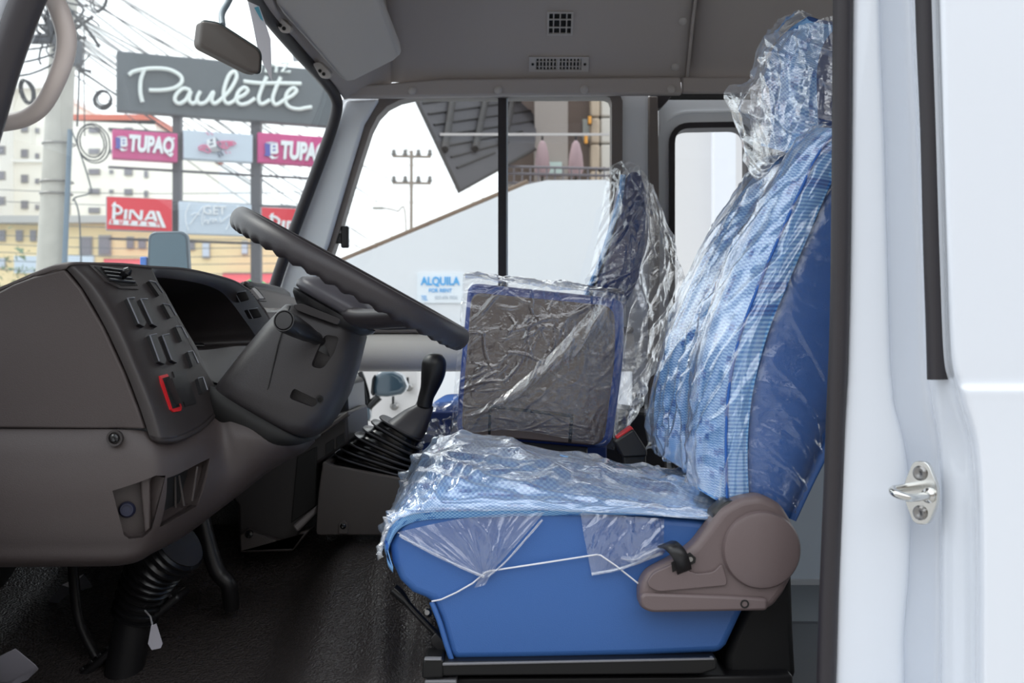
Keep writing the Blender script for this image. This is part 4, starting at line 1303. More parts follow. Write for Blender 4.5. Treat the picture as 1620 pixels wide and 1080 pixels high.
# switch panel
ys = [(104, 424), (130, 455), (165, 515), (199, 588), (221, 645), (236, 690)]
cB_ = [(118, 419), (150, 453), (186, 513), (218, 587), (240, 642), (256, 694)]
cC_ = [(145, 419), (178, 455), (211, 513), (243, 584), (265, 640), (284, 690)]
cM_ = [(195, 420), (222, 462), (251, 515), (280, 576), (302, 622), (322, 670)]
cD_ = [(240, 424), (262, 470), (288, 520), (314, 566), (336, 602), (351, 640)]
SP = Surf([[P(*a, 1.600), P(*b, 1.602), P(*c, 1.640), P(*mm, 1.73), P(*d, 1.82)] for a, b, c, mm, d in zip(ys, cB_, cC_, cM_, cD_)])
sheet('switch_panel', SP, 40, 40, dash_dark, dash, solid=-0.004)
# rounded lower lip of the switch panel
LP = Surf([[P(236, 690, 1.600), P(256, 694, 1.602), P(284, 690, 1.64), P(322, 670, 1.73), P(351, 640, 1.82)],
           [P(240, 697, 1.605), P(258, 701, 1.610), P(287, 697, 1.648), P(326, 675, 1.738), P(353, 644, 1.83)],
           [P(236, 700, 1.63), P(250, 703, 1.64), P(278, 698, 1.68), P(316, 676, 1.77), P(342, 645, 1.86)]])
sheet('panel_lip', LP, 30, 8, dash_dark, dash)
DO = (.9, -.4, .2)
def switch(pix, h=.006, m=black_plastic, nm='switch', hl=True):
    return on_surf(nm, SP, pix, h, m, dash, .0015, DO)
for q in ([(196, 475), (207, 474), (226, 513), (223, 519), (214, 515)], [(217, 476), (228, 476), (247, 514), (244, 519), (235, 515)],
          [(231, 533), (242, 531), (258, 572), (255, 578), (246, 574)], [(251, 533), (262, 531), (277, 570), (275, 576), (266, 572)]):
    o = switch(q)
    pts = [SP(*SP.find(*q[i])) + SP.normal(*SP.find(*q[i]), DO) * .0065 for i in (1, 0, 4)]
    tube('edge_highlight', pts, .0011, mat('switch_highlight', (120, 122, 130), .3), o, 5)  # pale tube paints the highlight along the switch edge
rf = on_surf('hazard_frame', SP, [(251, 595), (263, 592), (270, 604), (286, 644), (285, 650), (273, 652), (268, 648), (253, 606)], .002, red_plastic, dash, .001, DO)
on_surf('rocker_well', SP, [(255, 599), (265, 596), (282, 644), (271, 647)], .003, dark_slot, rf, 0, DO)
on_surf('rocker', SP, [(259, 603), (274, 600), (282, 638), (275, 642), (266, 622)], .014, black_plastic, rf, .002, DO)
on_surf('blank_plate', SP, [(272, 588), (291, 584), (310, 638), (292, 643)], .0015, black_plastic, dash, .0006, DO)
for q in ([(231, 447), (241, 449), (253, 466), (247, 470)], [(253, 483), (263, 485), (273, 501), (265, 505)], [(273, 519), (282, 519), (292, 537), (283, 542)],
          [(292, 559), (300, 558), (309, 577), (300, 582)], [(308, 601), (316, 599), (323, 619), (314, 624)]):
    o = on_surf('round_switch', SP, q, .006, black_plastic, dash, .003, DO)
    tube('edge_highlight', [SP(*SP.find(*q[k])) + SP.normal(*SP.find(*q[k]), DO) * .0065 for k in (0, 1, 2)], .0011, mat('switch_highlight', (120, 122, 130), .3), o, 5)  # highlight painted on as a pale edge tube
# vent at the top of the switch panel
vo = [(140, 420), (190, 424), (208, 432), (223, 452), (218, 458), (188, 457), (165, 446)]
v = on_surf('air_vent', SP, vo, .002, dash_dark, dash, .001, DO)
on_surf('vent_throat', SP, [(148, 423), (187, 427), (203, 435), (216, 453), (190, 453), (168, 443)], .0026, dark_slot, v, 0, DO)
for q in range(4):
    f = q / 3
    a, b = (158 + 12 * f, 427 + 18 * f), (194 + 16 * f, 431 + 18 * f)
    pa, pb = SP(*SP.find(*a)), SP(*SP.find(*b))
    n = SP.normal(.5, .08, DO)
    tube('vent_blade', [pa + n * .004, pb + n * .004], .0022, black_plastic, v, 6)
n = SP.normal(.6, .05, DO)
kp = SP(*SP.find(190, 440))
tube('vent_knob', [kp, kp + n * .010, kp + n * .016, kp + n * .022], [.004, .006, .0075, .004], black_gloss, v, 10)

# instrument hood: surround and deep cavity
Uo = [(240, 424, 1.82), (290, 427, 1.93), (335, 436, 2.03), (372, 447, 2.12), (395, 461, 2.18), (412, 484, 2.22), (432, 516, 2.25), (446, 548, 2.27), (385, 566, 2.06), (345, 606, 1.85), (314, 566, 1.82), (288, 520, 1.82), (262, 470, 1.82)]
Io = [(240, 440, 1.835), (288, 443, 1.93), (326, 451, 2.02), (350, 462, 2.08), (366, 478, 2.12), (384, 502, 2.15), (400, 525, 2.17), (410, 545, 2.17), (376, 547, 2.07), (309, 553, 1.86), (296, 528, 1.85), (275, 495, 1.845), (256, 463, 1.84)]
Uv, Iv = [P(*q) for q in Uo], [P(*q) for q in Io]
nU = len(Uv)
bm = bmesh.new()
ringU = path(Uv, 104, True); ringI = path(Iv, 104, True)
loops = [ringU, [a.lerp(b, .5) + Vector((.004, 0, .002)) for a, b in zip(ringU, ringI)], ringI]
vr = [[bm.verts.new(q) for q in L] for L in loops]
for A, B in zip(vr, vr[1:]):
    for i in range(104):
        j = (i + 1) % 104
        bm.faces.new((A[i], A[j], B[j], B[i]))
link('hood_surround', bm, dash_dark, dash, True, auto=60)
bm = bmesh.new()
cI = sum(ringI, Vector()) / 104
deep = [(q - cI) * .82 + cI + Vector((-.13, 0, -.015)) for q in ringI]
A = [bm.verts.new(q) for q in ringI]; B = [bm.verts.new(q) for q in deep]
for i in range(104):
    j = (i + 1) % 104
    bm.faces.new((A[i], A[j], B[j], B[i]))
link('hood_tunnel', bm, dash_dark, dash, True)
bm = bmesh.new(); bm.faces.new([bm.verts.new(q) for q in deep])
gp = link('gauge_face', bm, black_gloss, dash, False)
gx = (deep[0] - deep[50]).normalized()
for yy, r in ((1.93, .040), (2.06, .040)):
    c = cI + Vector((-.14, 0, -.015)); c.y = yy; c.x += .010
    lathe('dial_ring', c, (1, 0, .25), [(r, -.004), (r, .006), (r * .9, .006), (r * .9, 0), (0, 0)], black_plastic, gp, 24)
tube('gauge_bezel', [P(250, 505, 1.95) + Vector((-.09, .0, 0)), P(310, 545, 2.0) + Vector((-.075, 0, 0)), P(370, 547, 2.1) + Vector((-.06, 0, 0))], .006, black_gloss, dash, 8)
# hood top and the back of the dash towards the windshield
top = [P(104, 424, 1.60), P(118, 419, 1.602), P(145, 419, 1.64), P(195, 420, 1.73), P(240, 424, 1.82), P(290, 427, 1.93), P(335, 436, 2.03), P(372, 447, 2.12), P(395, 461, 2.18)]
TS = Surf([top, [q + Vector((-.03, 0, -.004)) for q in top], [q + Vector((-.11, .0, -.038)) for q in top], [q + Vector((-.20, .0, -.072)) for q in top], [Vector((-.98, q.y, -.02)) for q in top]])
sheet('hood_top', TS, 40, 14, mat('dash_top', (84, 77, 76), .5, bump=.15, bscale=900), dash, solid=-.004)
# centre and passenger side of the dash
FD = Surf([[P(300, 560, 2.2) + Vector((-.2, 0, 0)), P(366, 453, 2.20), P(386, 453, 2.20), P(401, 466, 2.22), P(424, 500, 2.25), P(446, 548, 2.27), P(470, 690, 2.27)],
           [P(360, 560, 2.45) + Vector((-.2, 0, 0)), P(402, 456, 2.45), P(422, 459, 2.45), P(436, 469, 2.45), P(452, 490, 2.45), P(470, 545, 2.45), P(484, 690, 2.45)],
           [P(400, 560, 2.75) + Vector((-.2, 0, 0)), P(430, 462, 2.75), P(448, 465, 2.75), P(462, 473, 2.75), P(474, 488, 2.75), P(490, 545, 2.75), P(505, 690, 2.75)],
           [P(420, 560, 3.10) + Vector((-.2, 0, 0)), P(440, 468, 3.10), P(462, 470, 3.10), P(476, 476, 3.10), P(490, 492, 3.10), P(505, 545, 3.10), P(512, 690, 3.10)]])
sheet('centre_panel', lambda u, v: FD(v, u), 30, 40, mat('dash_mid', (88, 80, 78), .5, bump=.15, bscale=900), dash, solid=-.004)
DO2 = (.9, -.4, .3)
v = on_surf('air_vent', FD, [(383, 447), (402, 452), (414, 464), (421, 477), (409, 476), (396, 462)], .002, mat('dash_mid', (88, 80, 78)), dash, .0008, DO2)
on_surf('vent_throat', FD, [(386, 449), (400, 454), (411, 464), (418, 474), (409, 473), (398, 461)], .003, dark_slot, v, 0, DO2)
on_surf('vent_flap', FD, [(393, 461), (399, 458), (403, 461), (414, 474), (407, 474)], .006, vent_grey, v, .0005, DO2)
on_surf('radio_slot', FD, [(416, 487), (442, 487), (444, 494), (421, 494)], .0015, black_gloss, dash, 0, DO2)
# ridge buttons right of the instruments
for q in ([(367, 464), (384, 461), (391, 475), (375, 479)], [(387, 490), (403, 488), (411, 502), (395, 505)]):
    c4 = []
    for x, y in q: c4.append(P(x, y, 2.135))
    n = Vector((.85, -.5, .1)).normalized()
    o = prism('square_button', [a - n * .004 for a in c4], n * .012, black_plastic, dash, .002)
    tube('edge_highlight', [c4[1] + n * .0085, c4[0] + n * .0085, c4[3] + n * .0085], .001, mat('switch_highlight', (120, 122, 130), .3), o, 5)  # button edge highlight, painted as a paler tube
# lower knee panel
K0 = [(-60, 678, 1.600), (100, 678, 1.600), (215, 680, 1.602), (262, 688, 1.64), (310, 672, 1.72), (338, 645, 1.80), (362, 652, 1.79), (400, 668, 1.785), (440, 686, 1.80), (470, 693, 1.83), (493, 684, 1.93)]
K1 = [(-60, 720, 1.585), (100, 720, 1.585), (220, 722, 1.588), (270, 720, 1.62), (318, 705, 1.70), (348, 690, 1.76), (375, 690, 1.765), (410, 695, 1.775), (446, 701, 1.80), (474, 702, 1.84), (495, 690, 1.94)]
K2 = [(-60, 790, 1.575), (100, 790, 1.575), (215, 788, 1.580), (266, 780, 1.61), (314, 765, 1.69), (352, 748, 1.75), (384, 735, 1.77), (416, 723, 1.785), (450, 713, 1.81), (476, 708, 1.85), (496, 694, 1.95)]
K3 = [(-60, 860, 1.585), (100, 860, 1.585), (206, 858, 1.590), (256, 842, 1.62), (304, 820, 1.70), (346, 795, 1.76), (384, 768, 1.79), (420, 742, 1.81), (452, 723, 1.83), (478, 712, 1.87), (497, 697, 1.96)]
K4 = [(-60, 896, 1.62), (100, 895, 1.62), (200, 892, 1.625), (246, 872, 1.66), (294, 846, 1.74), (340, 812, 1.80), (382, 780, 1.83), (420, 750, 1.85), (453, 729, 1.87), (479, 716, 1.90), (498, 699, 1.98)]
K5 = [(-60, 890, 1.80), (100, 889, 1.80), (205, 884, 1.80), (252, 862, 1.82), (300, 836, 1.86), (344, 802, 1.90), (386, 772, 1.92), (422, 744, 1.94), (455, 724, 1.95), (480, 712, 1.97), (498, 696, 2.02)]
KS = Surf([[P(*q) for q in K] for K in (K0, K1, K2, K3, K4, K5)])
kp_ = sheet('knee_panel', KS, 70, 50, dash_side, dash, solid=-.012)
# pockets cut into the knee panel
def pocket(pix, depth=.035, front=.03):
    st = [KS.find(*q) for q in pix]
    pts = [KS(*q) for q in st]
    c = (sum(a for a, b in st) / len(st), sum(b for a, b in st) / len(st))
    n = KS.normal(*c, (.4, -1, 0))
    bm = bmesh.new()
    add_prism(bm, [q + n * front for q in pts], -n * (front + depth))
    return link('cutter', bm, None, None, False), pts, n
c1, p1, n1 = pocket([(178, 776), (246, 752), (262, 752), (240, 838), (226, 850), (204, 852), (196, 846)], .05)
c2, p2, n2 = pocket([(264, 756), (332, 724), (312, 800), (252, 834)], .05)
cut(kp_, [c1, c2])
# pocket back plates and what sits in them
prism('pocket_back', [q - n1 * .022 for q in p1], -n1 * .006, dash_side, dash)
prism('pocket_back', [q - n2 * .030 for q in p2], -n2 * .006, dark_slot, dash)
for pp, nn, d in ((p1, n1, .022), (p2, n2, .030)):
    bm = bmesh.new()
    A = [bm.verts.new(q + nn * .0) for q in pp]; B = [bm.verts.new(q - nn * d) for q in pp]
    for i in range(len(pp)):
        j = (i + 1) % len(pp)
        bm.faces.new((A[i], A[j], B[j], B[i]))
    link('pocket_side', bm, dash_side, dash, False)
prism('pocket_rib', [p1[1].lerp(p1[0], .12) - n1 * .02, p1[1].lerp(p1[0], .35) - n1 * .02, p1[4].lerp(p1[3], .3) - n1 * .02, p1[3] - n1 * .02], n1 * .014, dash_side, dash, .003)
kc = P(201, 806, 1.60)
lathe('blue_knob', kc, (.25, -1, .1), [(0, -.03), (.011, -.03), (.012, .000), (.009, .006), (.0075, .006), (.0075, .003), (0, .003)], mat('knob_blue', (34, 38, 60), .35), dash, 20)['label'] = 'dark blue round socket cover in the lower pocket'
for a, b in (((277, 754), (278, 812)), ((283, 752), (291, 800)), ((312, 738), (304, 792))):
    tube('pocket_ridge', [P(*a, 1.685), P(*b, 1.685)], .0016, console_mat, dash, 5)
# recessed screw in the knee panel
sc = P(181, 693, 1.582)
lathe('screw_seat', sc, (0, -1, 0), [(.0115, -.006), (.0115, .001), (.0085, .0005), (.0075, -.003), (0, -.003)], dash_dark, dash, 20)
lathe('screw', sc, (0, -1, 0), [(0, -.004), (.0062, -.004), (.0062, .002), (.004, .004), (.002, .0035), (0, .001)], black_gloss, dash, 16)
# dark liner behind the dash so no daylight leaks through
span('firewall', (-1.11, 1.47, -.62), (-1.05, 3.1, .02), black_plastic, dash)
prism('inner_liner', [Vector((-.98, 1.66, .0)), Vector((-.66, 1.66, .05)), Vector((-.60, 1.66, -.10)), Vector((-.60, 1.66, -.30)), Vector((-.98, 1.66, -.33))], (0, 1.4, 0), black_plastic, dash)

# ---- centre stack below the dash
cs = thing('centre_stack', Vector((-.5, 2.5, -.40)), 'dark lower centre stack with an open bin left of the gear lever', 'console')
slab('side_panel', [(345, 760), (420, 720), (490, 690), (516, 660), (549, 652), (552, 700), (500, 735), (498, 800), (462, 868), (378, 868), (376, 800)], 2.30, 2.62, mat('stack_dark', (44, 40, 40), .5, bump=.15, bscale=700), cs, .006)
slab('upper_face', [(486, 640), (520, 590), (549, 606), (552, 660), (488, 702)], 2.42, 2.7, black_plastic, cs, .006)
slab('ledge', [(488, 694), (550, 650), (551, 658), (490, 702)], 2.285, 2.32, console_mat, cs, .003)
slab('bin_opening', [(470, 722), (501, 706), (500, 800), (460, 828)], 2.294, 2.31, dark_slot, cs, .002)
slab('bin_highlight', [(462, 832), (500, 800), (500, 812), (470, 842)], 2.280, 2.33, mat('highlight_grey', (128, 122, 122), .4), cs, .004)  # lighter strip painted as the highlight below the bin
slab('lower_bracket', [(378, 846), (390, 838), (462, 864), (474, 842), (490, 838), (462, 872), (380, 874)], 2.275, 2.34, console_mat, cs, .004)
lathe('screw', P(394, 845, 2.272), (0, -1, 0), [(0, -.01), (.008, -.01), (.008, .002), (0, .004)], black_gloss, cs, 14)
for q in range(4):
    tube('control_lever', [P(508 + q * 7, 652 - q * 5, 2.41), P(514 + q * 7, 640 - q * 5, 2.40)], .003, black_gloss, cs, 6)
for x in (515, 532):
    slab('switch_blank', [(x, 702 - (x - 515) * .6), (x + 13, 694 - (x - 515) * .6), (x + 13, 712 - (x - 515) * .6), (x, 722 - (x - 515) * .6)], 2.296, 2.31, dark_slot, cs, .001)

# ---- gear lever console
gc = thing('gear_console', Vector((-.27, 2.42, -.40)), 'grey brown gear console box on the floor in front of the seats', 'console')
bm = bmesh.new()
GY = 2.25
front = rounded([(511, 728), (524, 736), (700, 770), (760, 770), (760, 846), (500, 846), (502, 790)], [6, 6, 6, 8, 4, 6, 40], 4)
add_prism(bm, [P(x, y, GY) for x, y in front], (0, .34, 0))
o = link('box', bm, console_mat, gc, True, bevel=.010, bseg=3)
well = slab('cutter', [(519, 700), (522, 746), (690, 768), (720, 768), (720, 700)], GY + .02, GY + .30, None)
cut(o, [well])
slab('well_floor', [(515, 746), (525, 751), (720, 778), (720, 783), (515, 760)], GY + .015, GY + .32, dark_slot, gc)
slab('screw_tab', rounded([(535, 845), (535, 829), (540, 823), (546, 823), (551, 829), (551, 845)], 2, 2), GY - .004, GY + .01, console_mat, gc, .002)
lathe('screw', P(543, 832, GY - .004), (0, -1, 0), [(0, -.004), (.006, -.004), (.006, .002), (.003, .004), (0, .003)], black_gloss, gc, 14)

gl_ = thing('gear_lever', P(600, 745, 2.40), 'black gear lever with a ribbed rubber boot', 'gear lever')
kn = path([P(687, 558, 2.38), P(687, 571, 2.38), P(686, 585, 2.38), P(683, 600, 2.38), P(679, 614, 2.38), P(674, 628, 2.38), P(671, 643, 2.38)], 36)
rr = []
for i in range(37):
    f = i / 36
    r = .0268 - .0100 * smooth01(f, .30, .85)
    if f < .24: r *= math.sqrt(max(0.01, 1 - ((.24 - f) / .24) ** 2))
    rr.append(r)
tube('knob', kn, rr, black_plastic, gl_, 20)
def boot_ring(L, R, hy, n=28, y=2.39):
    a, b = P(*L, y), P(*R, y)
    c = (a + b) / 2; d = (b - a) / 2
    out = []
    for i in range(n):
        t = 2 * math.pi * i / n
        cx, sy = math.cos(t), math.sin(t)
        e = .62
        out.append(c + d * (math.copysign(abs(cx) ** e, cx)) + Vector((0, hy * math.copysign(abs(sy) ** e, sy), 0)))
    return out
def add_rings(bm, rings, cap=True):
    V = [[bm.verts.new(q) for q in r] for r in rings]
    n = len(V[0])
    for A, B in zip(V, V[1:]):
        for i in range(n):
            j = (i + 1) % n
            bm.faces.new((A[i], A[j], B[j], B[i]))
    if cap:
        bm.faces.new(V[0]); bm.faces.new(V[-1][::-1])
bm = bmesh.new()
add_rings(bm, [boot_ring((660, 634), (686, 643), .017), boot_ring((657, 640), (685, 648), .020), boot_ring((640, 648), (683, 656), .03), boot_ring((616, 664), (674, 684), .055), boot_ring((612, 668), (670, 692), .058), boot_ring((616, 672), (666, 692), .05)])
link('boot_cap', bm, mat('boot_cap', (58, 56, 60), .42), gl_, True, auto=50)
rL = [(604, 657), (591, 664), (578, 674), (565, 684), (553, 693), (543, 703), (534, 713), (527, 725)]
rR = [(668, 693), (668, 706), (669, 718), (669, 728), (669, 736), (668, 743), (667, 750), (666, 757)]
rings = []
for i, (l, r) in enumerate(zip(rL, rR)):
    hy = .060 + .006 * i
    l2 = (l[0] + 2, l[1] + 5); r2 = (r[0] - 1, r[1] + 5)
    rings.append(boot_ring(l, r, hy)); rings.append(boot_ring((l[0] - 1, l[1] + 2), r2, hy))
    if i < 7:
        ln, rn = rL[i + 1], rR[i + 1]
        rings.append(boot_ring((l[0] + 4, l[1] + 8), (r[0] - 6, r[1] + 6), hy - .010))
        rings.append(boot_ring((ln[0] + 8, ln[1] + 1), (rn[0] - 6, rn[1] - 2), hy - .010))
bm = bmesh.new()
add_rings(bm, rings)
link('boot', bm, black_gloss if False else mat('boot_rubber', (24, 24, 26), .25), gl_, True, auto=40)
for l, r, q in zip(rL, rR, range(8)):
    tube('boot_rib_highlight', boot_ring((l[0] - 1, l[1] + 1), (r[0], r[1] + 2), .061 + .006 * q, 40), .0021, mat('boot_rib_highlight', (64, 64, 68), .3), gl_, 6, True)  # paler tubes paint the highlights along the boot folds
tube('boot_foot', boot_ring((519, 736), (676, 762), .115), .010, mat('boot_rubber', (24, 24, 26), .25), gl_, 8, True)

# ================================================================ STEERING
wn_ = Vector((.485, 0, .875)).normalized()       # wheel axis, towards the driver
wx = Vector((wn_.z, 0, -wn_.x))                  # in the rim plane, towards the seat
wy = Vector((0, 1, 0))
wc = P(557, 441, 1.87)
st = thing('steering_wheel', wc, 'dark grey steering wheel with finger grips seen almost edge on', 'steering wheel')
R0 = .207
bm = bmesh.new()
NS, NR = 200, 16
ringv = []
for i in range(NS):
    a = 2 * math.pi * i / NS
    d = wx * math.cos(a) + wy * math.sin(a)
    rg = []
    for k in range(NR):
        b = 2 * math.pi * k / NR
        rr_ = .0195 if True else 0
        under = max(0.0, -math.sin(b))
        g = 1 + .13 * under * math.cos(a * 44) 
        rg.append(bm.verts.new(wc + d * (R0 + math.cos(b) * .0165) + wn_ * math.sin(b) * rr_ * g))
    ringv.append(rg)
for i in range(NS):
    A, B = ringv[i], ringv[(i + 1) % NS]
    for k in range(NR):
        bm.faces.new((A[k], A[(k + 1) % NR], B[(k + 1) % NR], B[k]))
link('rim', bm, wheel_mat, st, True)
hubc = wc - wn_ * .050
bm = bmesh.new()
def pad_ring(h, a, b, off=0.0):
    out = []
    for i in range(32):
        t = 2 * math.pi * i / 32
        cx, sy = math.cos(t), math.sin(t)
        out.append(hubc + wx * (a * math.copysign(abs(cx) ** .7, cx) + off) + wy * b * math.copysign(abs(sy) ** .7, sy) + wn_ * h)
    return out
add_rings(bm, [pad_ring(-.008, .060, .060), pad_ring(-.004, .074, .070), pad_ring(.004, .077, .074), pad_ring(.014, .072, .070), pad_ring(.026, .05, .052), pad_ring(.030, .02, .02)])
link('horn_pad', bm, mat('horn_pad', (76, 74, 80), .4, bump=.1, bscale=900), st, True)
bm = bmesh.new()
add_rings(bm, [pad_ring(-.046, .040, .045), pad_ring(-.034, .055, .058), pad_ring(-.016, .074, .07), pad_ring(-.009, .076, .072), pad_ring(-.007, .066, .064)])
link('hub', bm, black_plastic, st, True, auto=50)
for a in (.85, -.85):
    d = wx * math.cos(a) + wy * math.sin(a)
    tube('spoke', path([hubc + d * .040 - wn_ * .004, hubc + d * .095 + wn_ * .006, wc + d * .160 - wn_ * .020, wc + d * (R0 - .004) - wn_ * .004], 14), [.017 - .003 * i / 14 for i in range(15)], wheel_mat, st, 12, squash=1.8)

colm = thing('column_shroud', P(420, 660, 1.88), 'dark plastic steering column shroud under the wheel', 'steering column')
def col_ring(ca, cb, hy, n=40, e=.5, Yc=1.88, near=1.0):
    """ring across the column between picture points ca (front side) and cb (seat side)"""
    a, b = P(*ca, Yc), P(*cb, Yc)
    c = (a + b) / 2; d = (b - a) / 2
    out = []
    for i in range(n):
        t = 2 * math.pi * i / n
        cx, sy = math.cos(t), math.sin(t)
        out.append(c + d * math.copysign(abs(cx) ** e, cx) + Vector((0, hy * math.copysign(abs(sy) ** e, sy), 0)))
    return out
bm = bmesh.new()
add_rings(bm, [col_ring((476, 486), (566, 518), .055), col_ring((466, 481), (573, 521), .064), col_ring((458, 482), (577, 527), .070), col_ring((452, 487), (577, 534), .074), col_ring((426, 514), (566, 578), .084), col_ring((392, 556), (551, 622), .094),
               col_ring((366, 590), (532, 656), .100), col_ring((356, 603), (518, 676), .102), col_ring((352, 612), (502, 688), .098), col_ring((356, 618), (490, 690), .09)])
sh_ = link('shroud', bm, column_mat, colm, True, auto=50)
# slot for the stalk, lower notch
c1 = slab('cutter', rounded([(496, 528), (520, 532), (512, 560), (494, 586), (474, 582), (484, 555)], 8, 4), 1.70, 1.815, None)
c2 = slab('cutter', rounded([(447, 617), (489, 638), (480, 650), (440, 634)], 6, 3), 1.70, 1.803, None)
cut(sh_, [c1, c2])
tube('split_line', [P(459, 484, 1.803), P(440, 545, 1.79), P(425, 612, 1.782), P(410, 648, 1.784)], .0012, dark_slot, colm, 5)
lathe('screw_hole', P(506, 632, 1.785), (.1, -1, -.1), [(0, -.005), (.006, -.005), (.006, .001), (.004, .001), (.004, -.003), (0, -.003)], dark_slot, colm, 12)
slab('switch_ridge', rounded([(463, 482), (478, 480), (540, 505), (534, 514), (494, 500), (468, 490)], 4, 3), 1.80, 1.84, column_mat, colm, .004)
bm = bmesh.new()
add_rings(bm, [pad_ring(-.078, .060, .062), pad_ring(-.060, .052, .054), pad_ring(-.050, .05, .05), pad_ring(-.040, .046, .05)])
link('switch_ring', bm, black_plastic, colm, True, auto=40)
# multi function stalk towards the door
a, b = P(500, 535, 1.80), P(449, 507, 1.665)
ax = (b - a).normalized()
L_ = (b - a).length
stk = lathe('stalk', a, ax, [(0, -.02), (.010, -.02), (.011, .02), (.014, .05), (.0165, L_ * .7), (.0175, L_ - .006), (.0165, L_), (.0150, L_), (.0145, L_ - .002), (.013, L_ + .001), (0, L_ + .0015)], black_plastic, colm, 24)
# dark gap ring where the column enters the dash
bm = bmesh.new()
add_rings(bm, [col_ring((346, 604), (500, 694), .105), col_ring((340, 618), (480, 700), .105), col_ring((335, 640), (450, 705), .10)])
link('collar', bm, dark_slot, colm, True)
# lower shaft with bellows
sb = thing('shaft_boot', Vector((-.62, 1.95, -.50)), 'black steering shaft in a ribbed boot below the dash', 'steering shaft')
bp_ = [P(285, 858, 1.93), P(250, 890, 1.95), P(228, 930, 1.97), P(212, 975, 1.98)]
pp = path(bp_, 44)
bm = bmesh.new()
add_tube(bm, pp, [.048 - .012 * (i / 44) + (.006 if (i // 2) % 2 else 0) for i in range(45)], 20)
link('boot', bm, mat('boot_rubber', (24, 24, 26), .25), sb, True, auto=40)
tube('shaft', [P(216, 960, 1.98), P(190, 1090, 1.98), P(182, 1140, 1.98)], .034, black_plastic, sb, 14)
# pedals and loose bits in the footwell
for px, py, lb in ((165, 1040, 'ribbed black clutch pedal left of the steering shaft'), (262, 960, 'black brake pedal right of the steering shaft')):
    t = thing('foot_pedal', P(px, py, 2.0), lb, 'pedal')
    Rm = Matrix.Rotation(math.radians(-40), 3, 'Y') @ Matrix.Rotation(math.radians(0), 3, 'Z')
    box('pad', P(px, py, 2.0), (.085, .07, .014), black_plastic, t, .005, Rm)
    for q in range(4):
        box('rib', P(px, py, 2.0) + Rm @ Vector((-.03 + .02 * q, 0, .009)), (.007, .06, .006), black_plastic, t, .001, Rm)
    tube('arm', path([P(px - 10, py + 4, 2.0), P(px - 40, py - 60, 2.02), P(px - 50, py - 150, 2.05)], 10), .010, black_plastic, t, 8)
t = thing('wiring_loom', P(330, 860, 2.1), 'black wiring loom hanging under the dash', 'wiring loom')
tube('loom', path([P(318, 815, 2.1), P(332, 870, 2.1), P(345, 905, 2.1), P(362, 925, 2.1), P(366, 960, 2.12)], 20), .016, black_plastic, t, 10)
t = thing('white_label', P(245, 1025, 1.86), 'small white label tag hanging from the steering shaft', 'label tag')
prism('card', [P(239, 990, 1.86), P(247, 986, 1.86), P(257, 1018, 1.86), P(254, 1025, 1.86), P(240, 1028, 1.86), P(234, 1018, 1.86)], (0, .002, 0), mat('tag_grey', (190, 188, 198), .6), t)
tube('string', [P(241, 989, 1.86), P(238, 975, 1.90), P(226, 962, 1.955)], .0015, cord_white, t, 5)
t = thing('wrapped_tool_bag', P(20, 1075, 1.8), 'crumpled pale plastic wrapping in the bottom left footwell corner', 'wrapping')
prism('wrap', [P(-10, 1040, 1.8), P(24, 1024, 1.78), P(58, 1052, 1.8), P(40, 1070, 1.82), P(10, 1078, 1.8), P(-15, 1075, 1.8)], (0, .012, -.01), mat('wrap_grey', (150, 148, 158), .5), t, .003)
t = thing('service_label', P(105, 960, 2.1), 'dim pale service label under the dash', 'label tag')
prism('card', [P(72, 956, 2.2), P(98, 925, 2.2), P(132, 908, 2.2), P(146, 928, 2.2), P(108, 940, 2.2), P(78, 964, 2.2)], (0, .002, 0), mat('label_dim', (84, 84, 90), .6), t)
prism('fold', [P(98, 925, 2.198), P(132, 908, 2.198), P(112, 930, 2.198)], (0, .002, 0), paper, t)

# ================================================================ DRIVER SEAT
NY = 1.62
seat = thing('driver_seat', P(930, 1062, 1.87), 'blue driver seat with patterned cloth front and plastic covered cushion', 'seat')
# lower vinyl body of the cushion
sidep = [(616, 862), (640, 815), (700, 800), (800, 799), (900, 804), (1000, 813), (1140, 824), (1200, 835), (1205, 905), (1180, 958), (1150, 1022), (1140, 1034), (1000, 1040), (820, 1044), (722, 1045), (711, 1038), (704, 1010), (694, 975), (682, 950), (652, 938), (632, 918), (620, 892)]
prism('cushion_base', [P(x, y, NY) for x, y in path([(x, y, 0) for x, y in []], 0)] if False else [P(x, y, NY) for x, y in sidep], (0, .50, 0), blue_vinyl, seat, .016, bseg=4)
tube('seam_piping', path([P(683, 952, NY - .001), P(696, 985, NY - .002), P(705, 1015, NY - .002), P(714, 1042, NY - .001)], 16), .004, blue_vinyl, seat, 8)
# patterned cushion top
cp_path = [(622, 894), (613, 880), (614, 858), (626, 828), (648, 806), (690, 795), (780, 794), (900, 799), (1020, 808), (1140, 819), (1215, 828)]
cs_off = [(.003, -.024), (-.003, -.014), (-.002, -.003), (.012, .006), (.05, .022), (.12, .036), (.22, .044), (.33, .052), (.42, .056), (.47, .040), (.50, -.005), (.505, -.08)]
CR = []
for i, (x, y) in enumerate(cp_path):
    b = P(x, y, NY - .005)
    f = i / (len(cp_path) - 1)
    wgt = smooth01(f, .22, .5)
    fw = 1 - wgt
    wgt *= 1 - .75 * smooth01(f, .55, .85)
    row = []
    for k, (oy, oz) in enumerate(cs_off):
        bul = max(0, oz)
        row.append(b + Vector((-.45 * bul * fw, oy, oz * wgt + (oz * .5 if oz < 0 else 0) * fw)))
    CR.append(row)
CS = Surf(CR)
sheet('cushion_top', lambda u, v: CS(u, v), 70, 70, cloth, seat, uv=(.62, .70), flip=True)

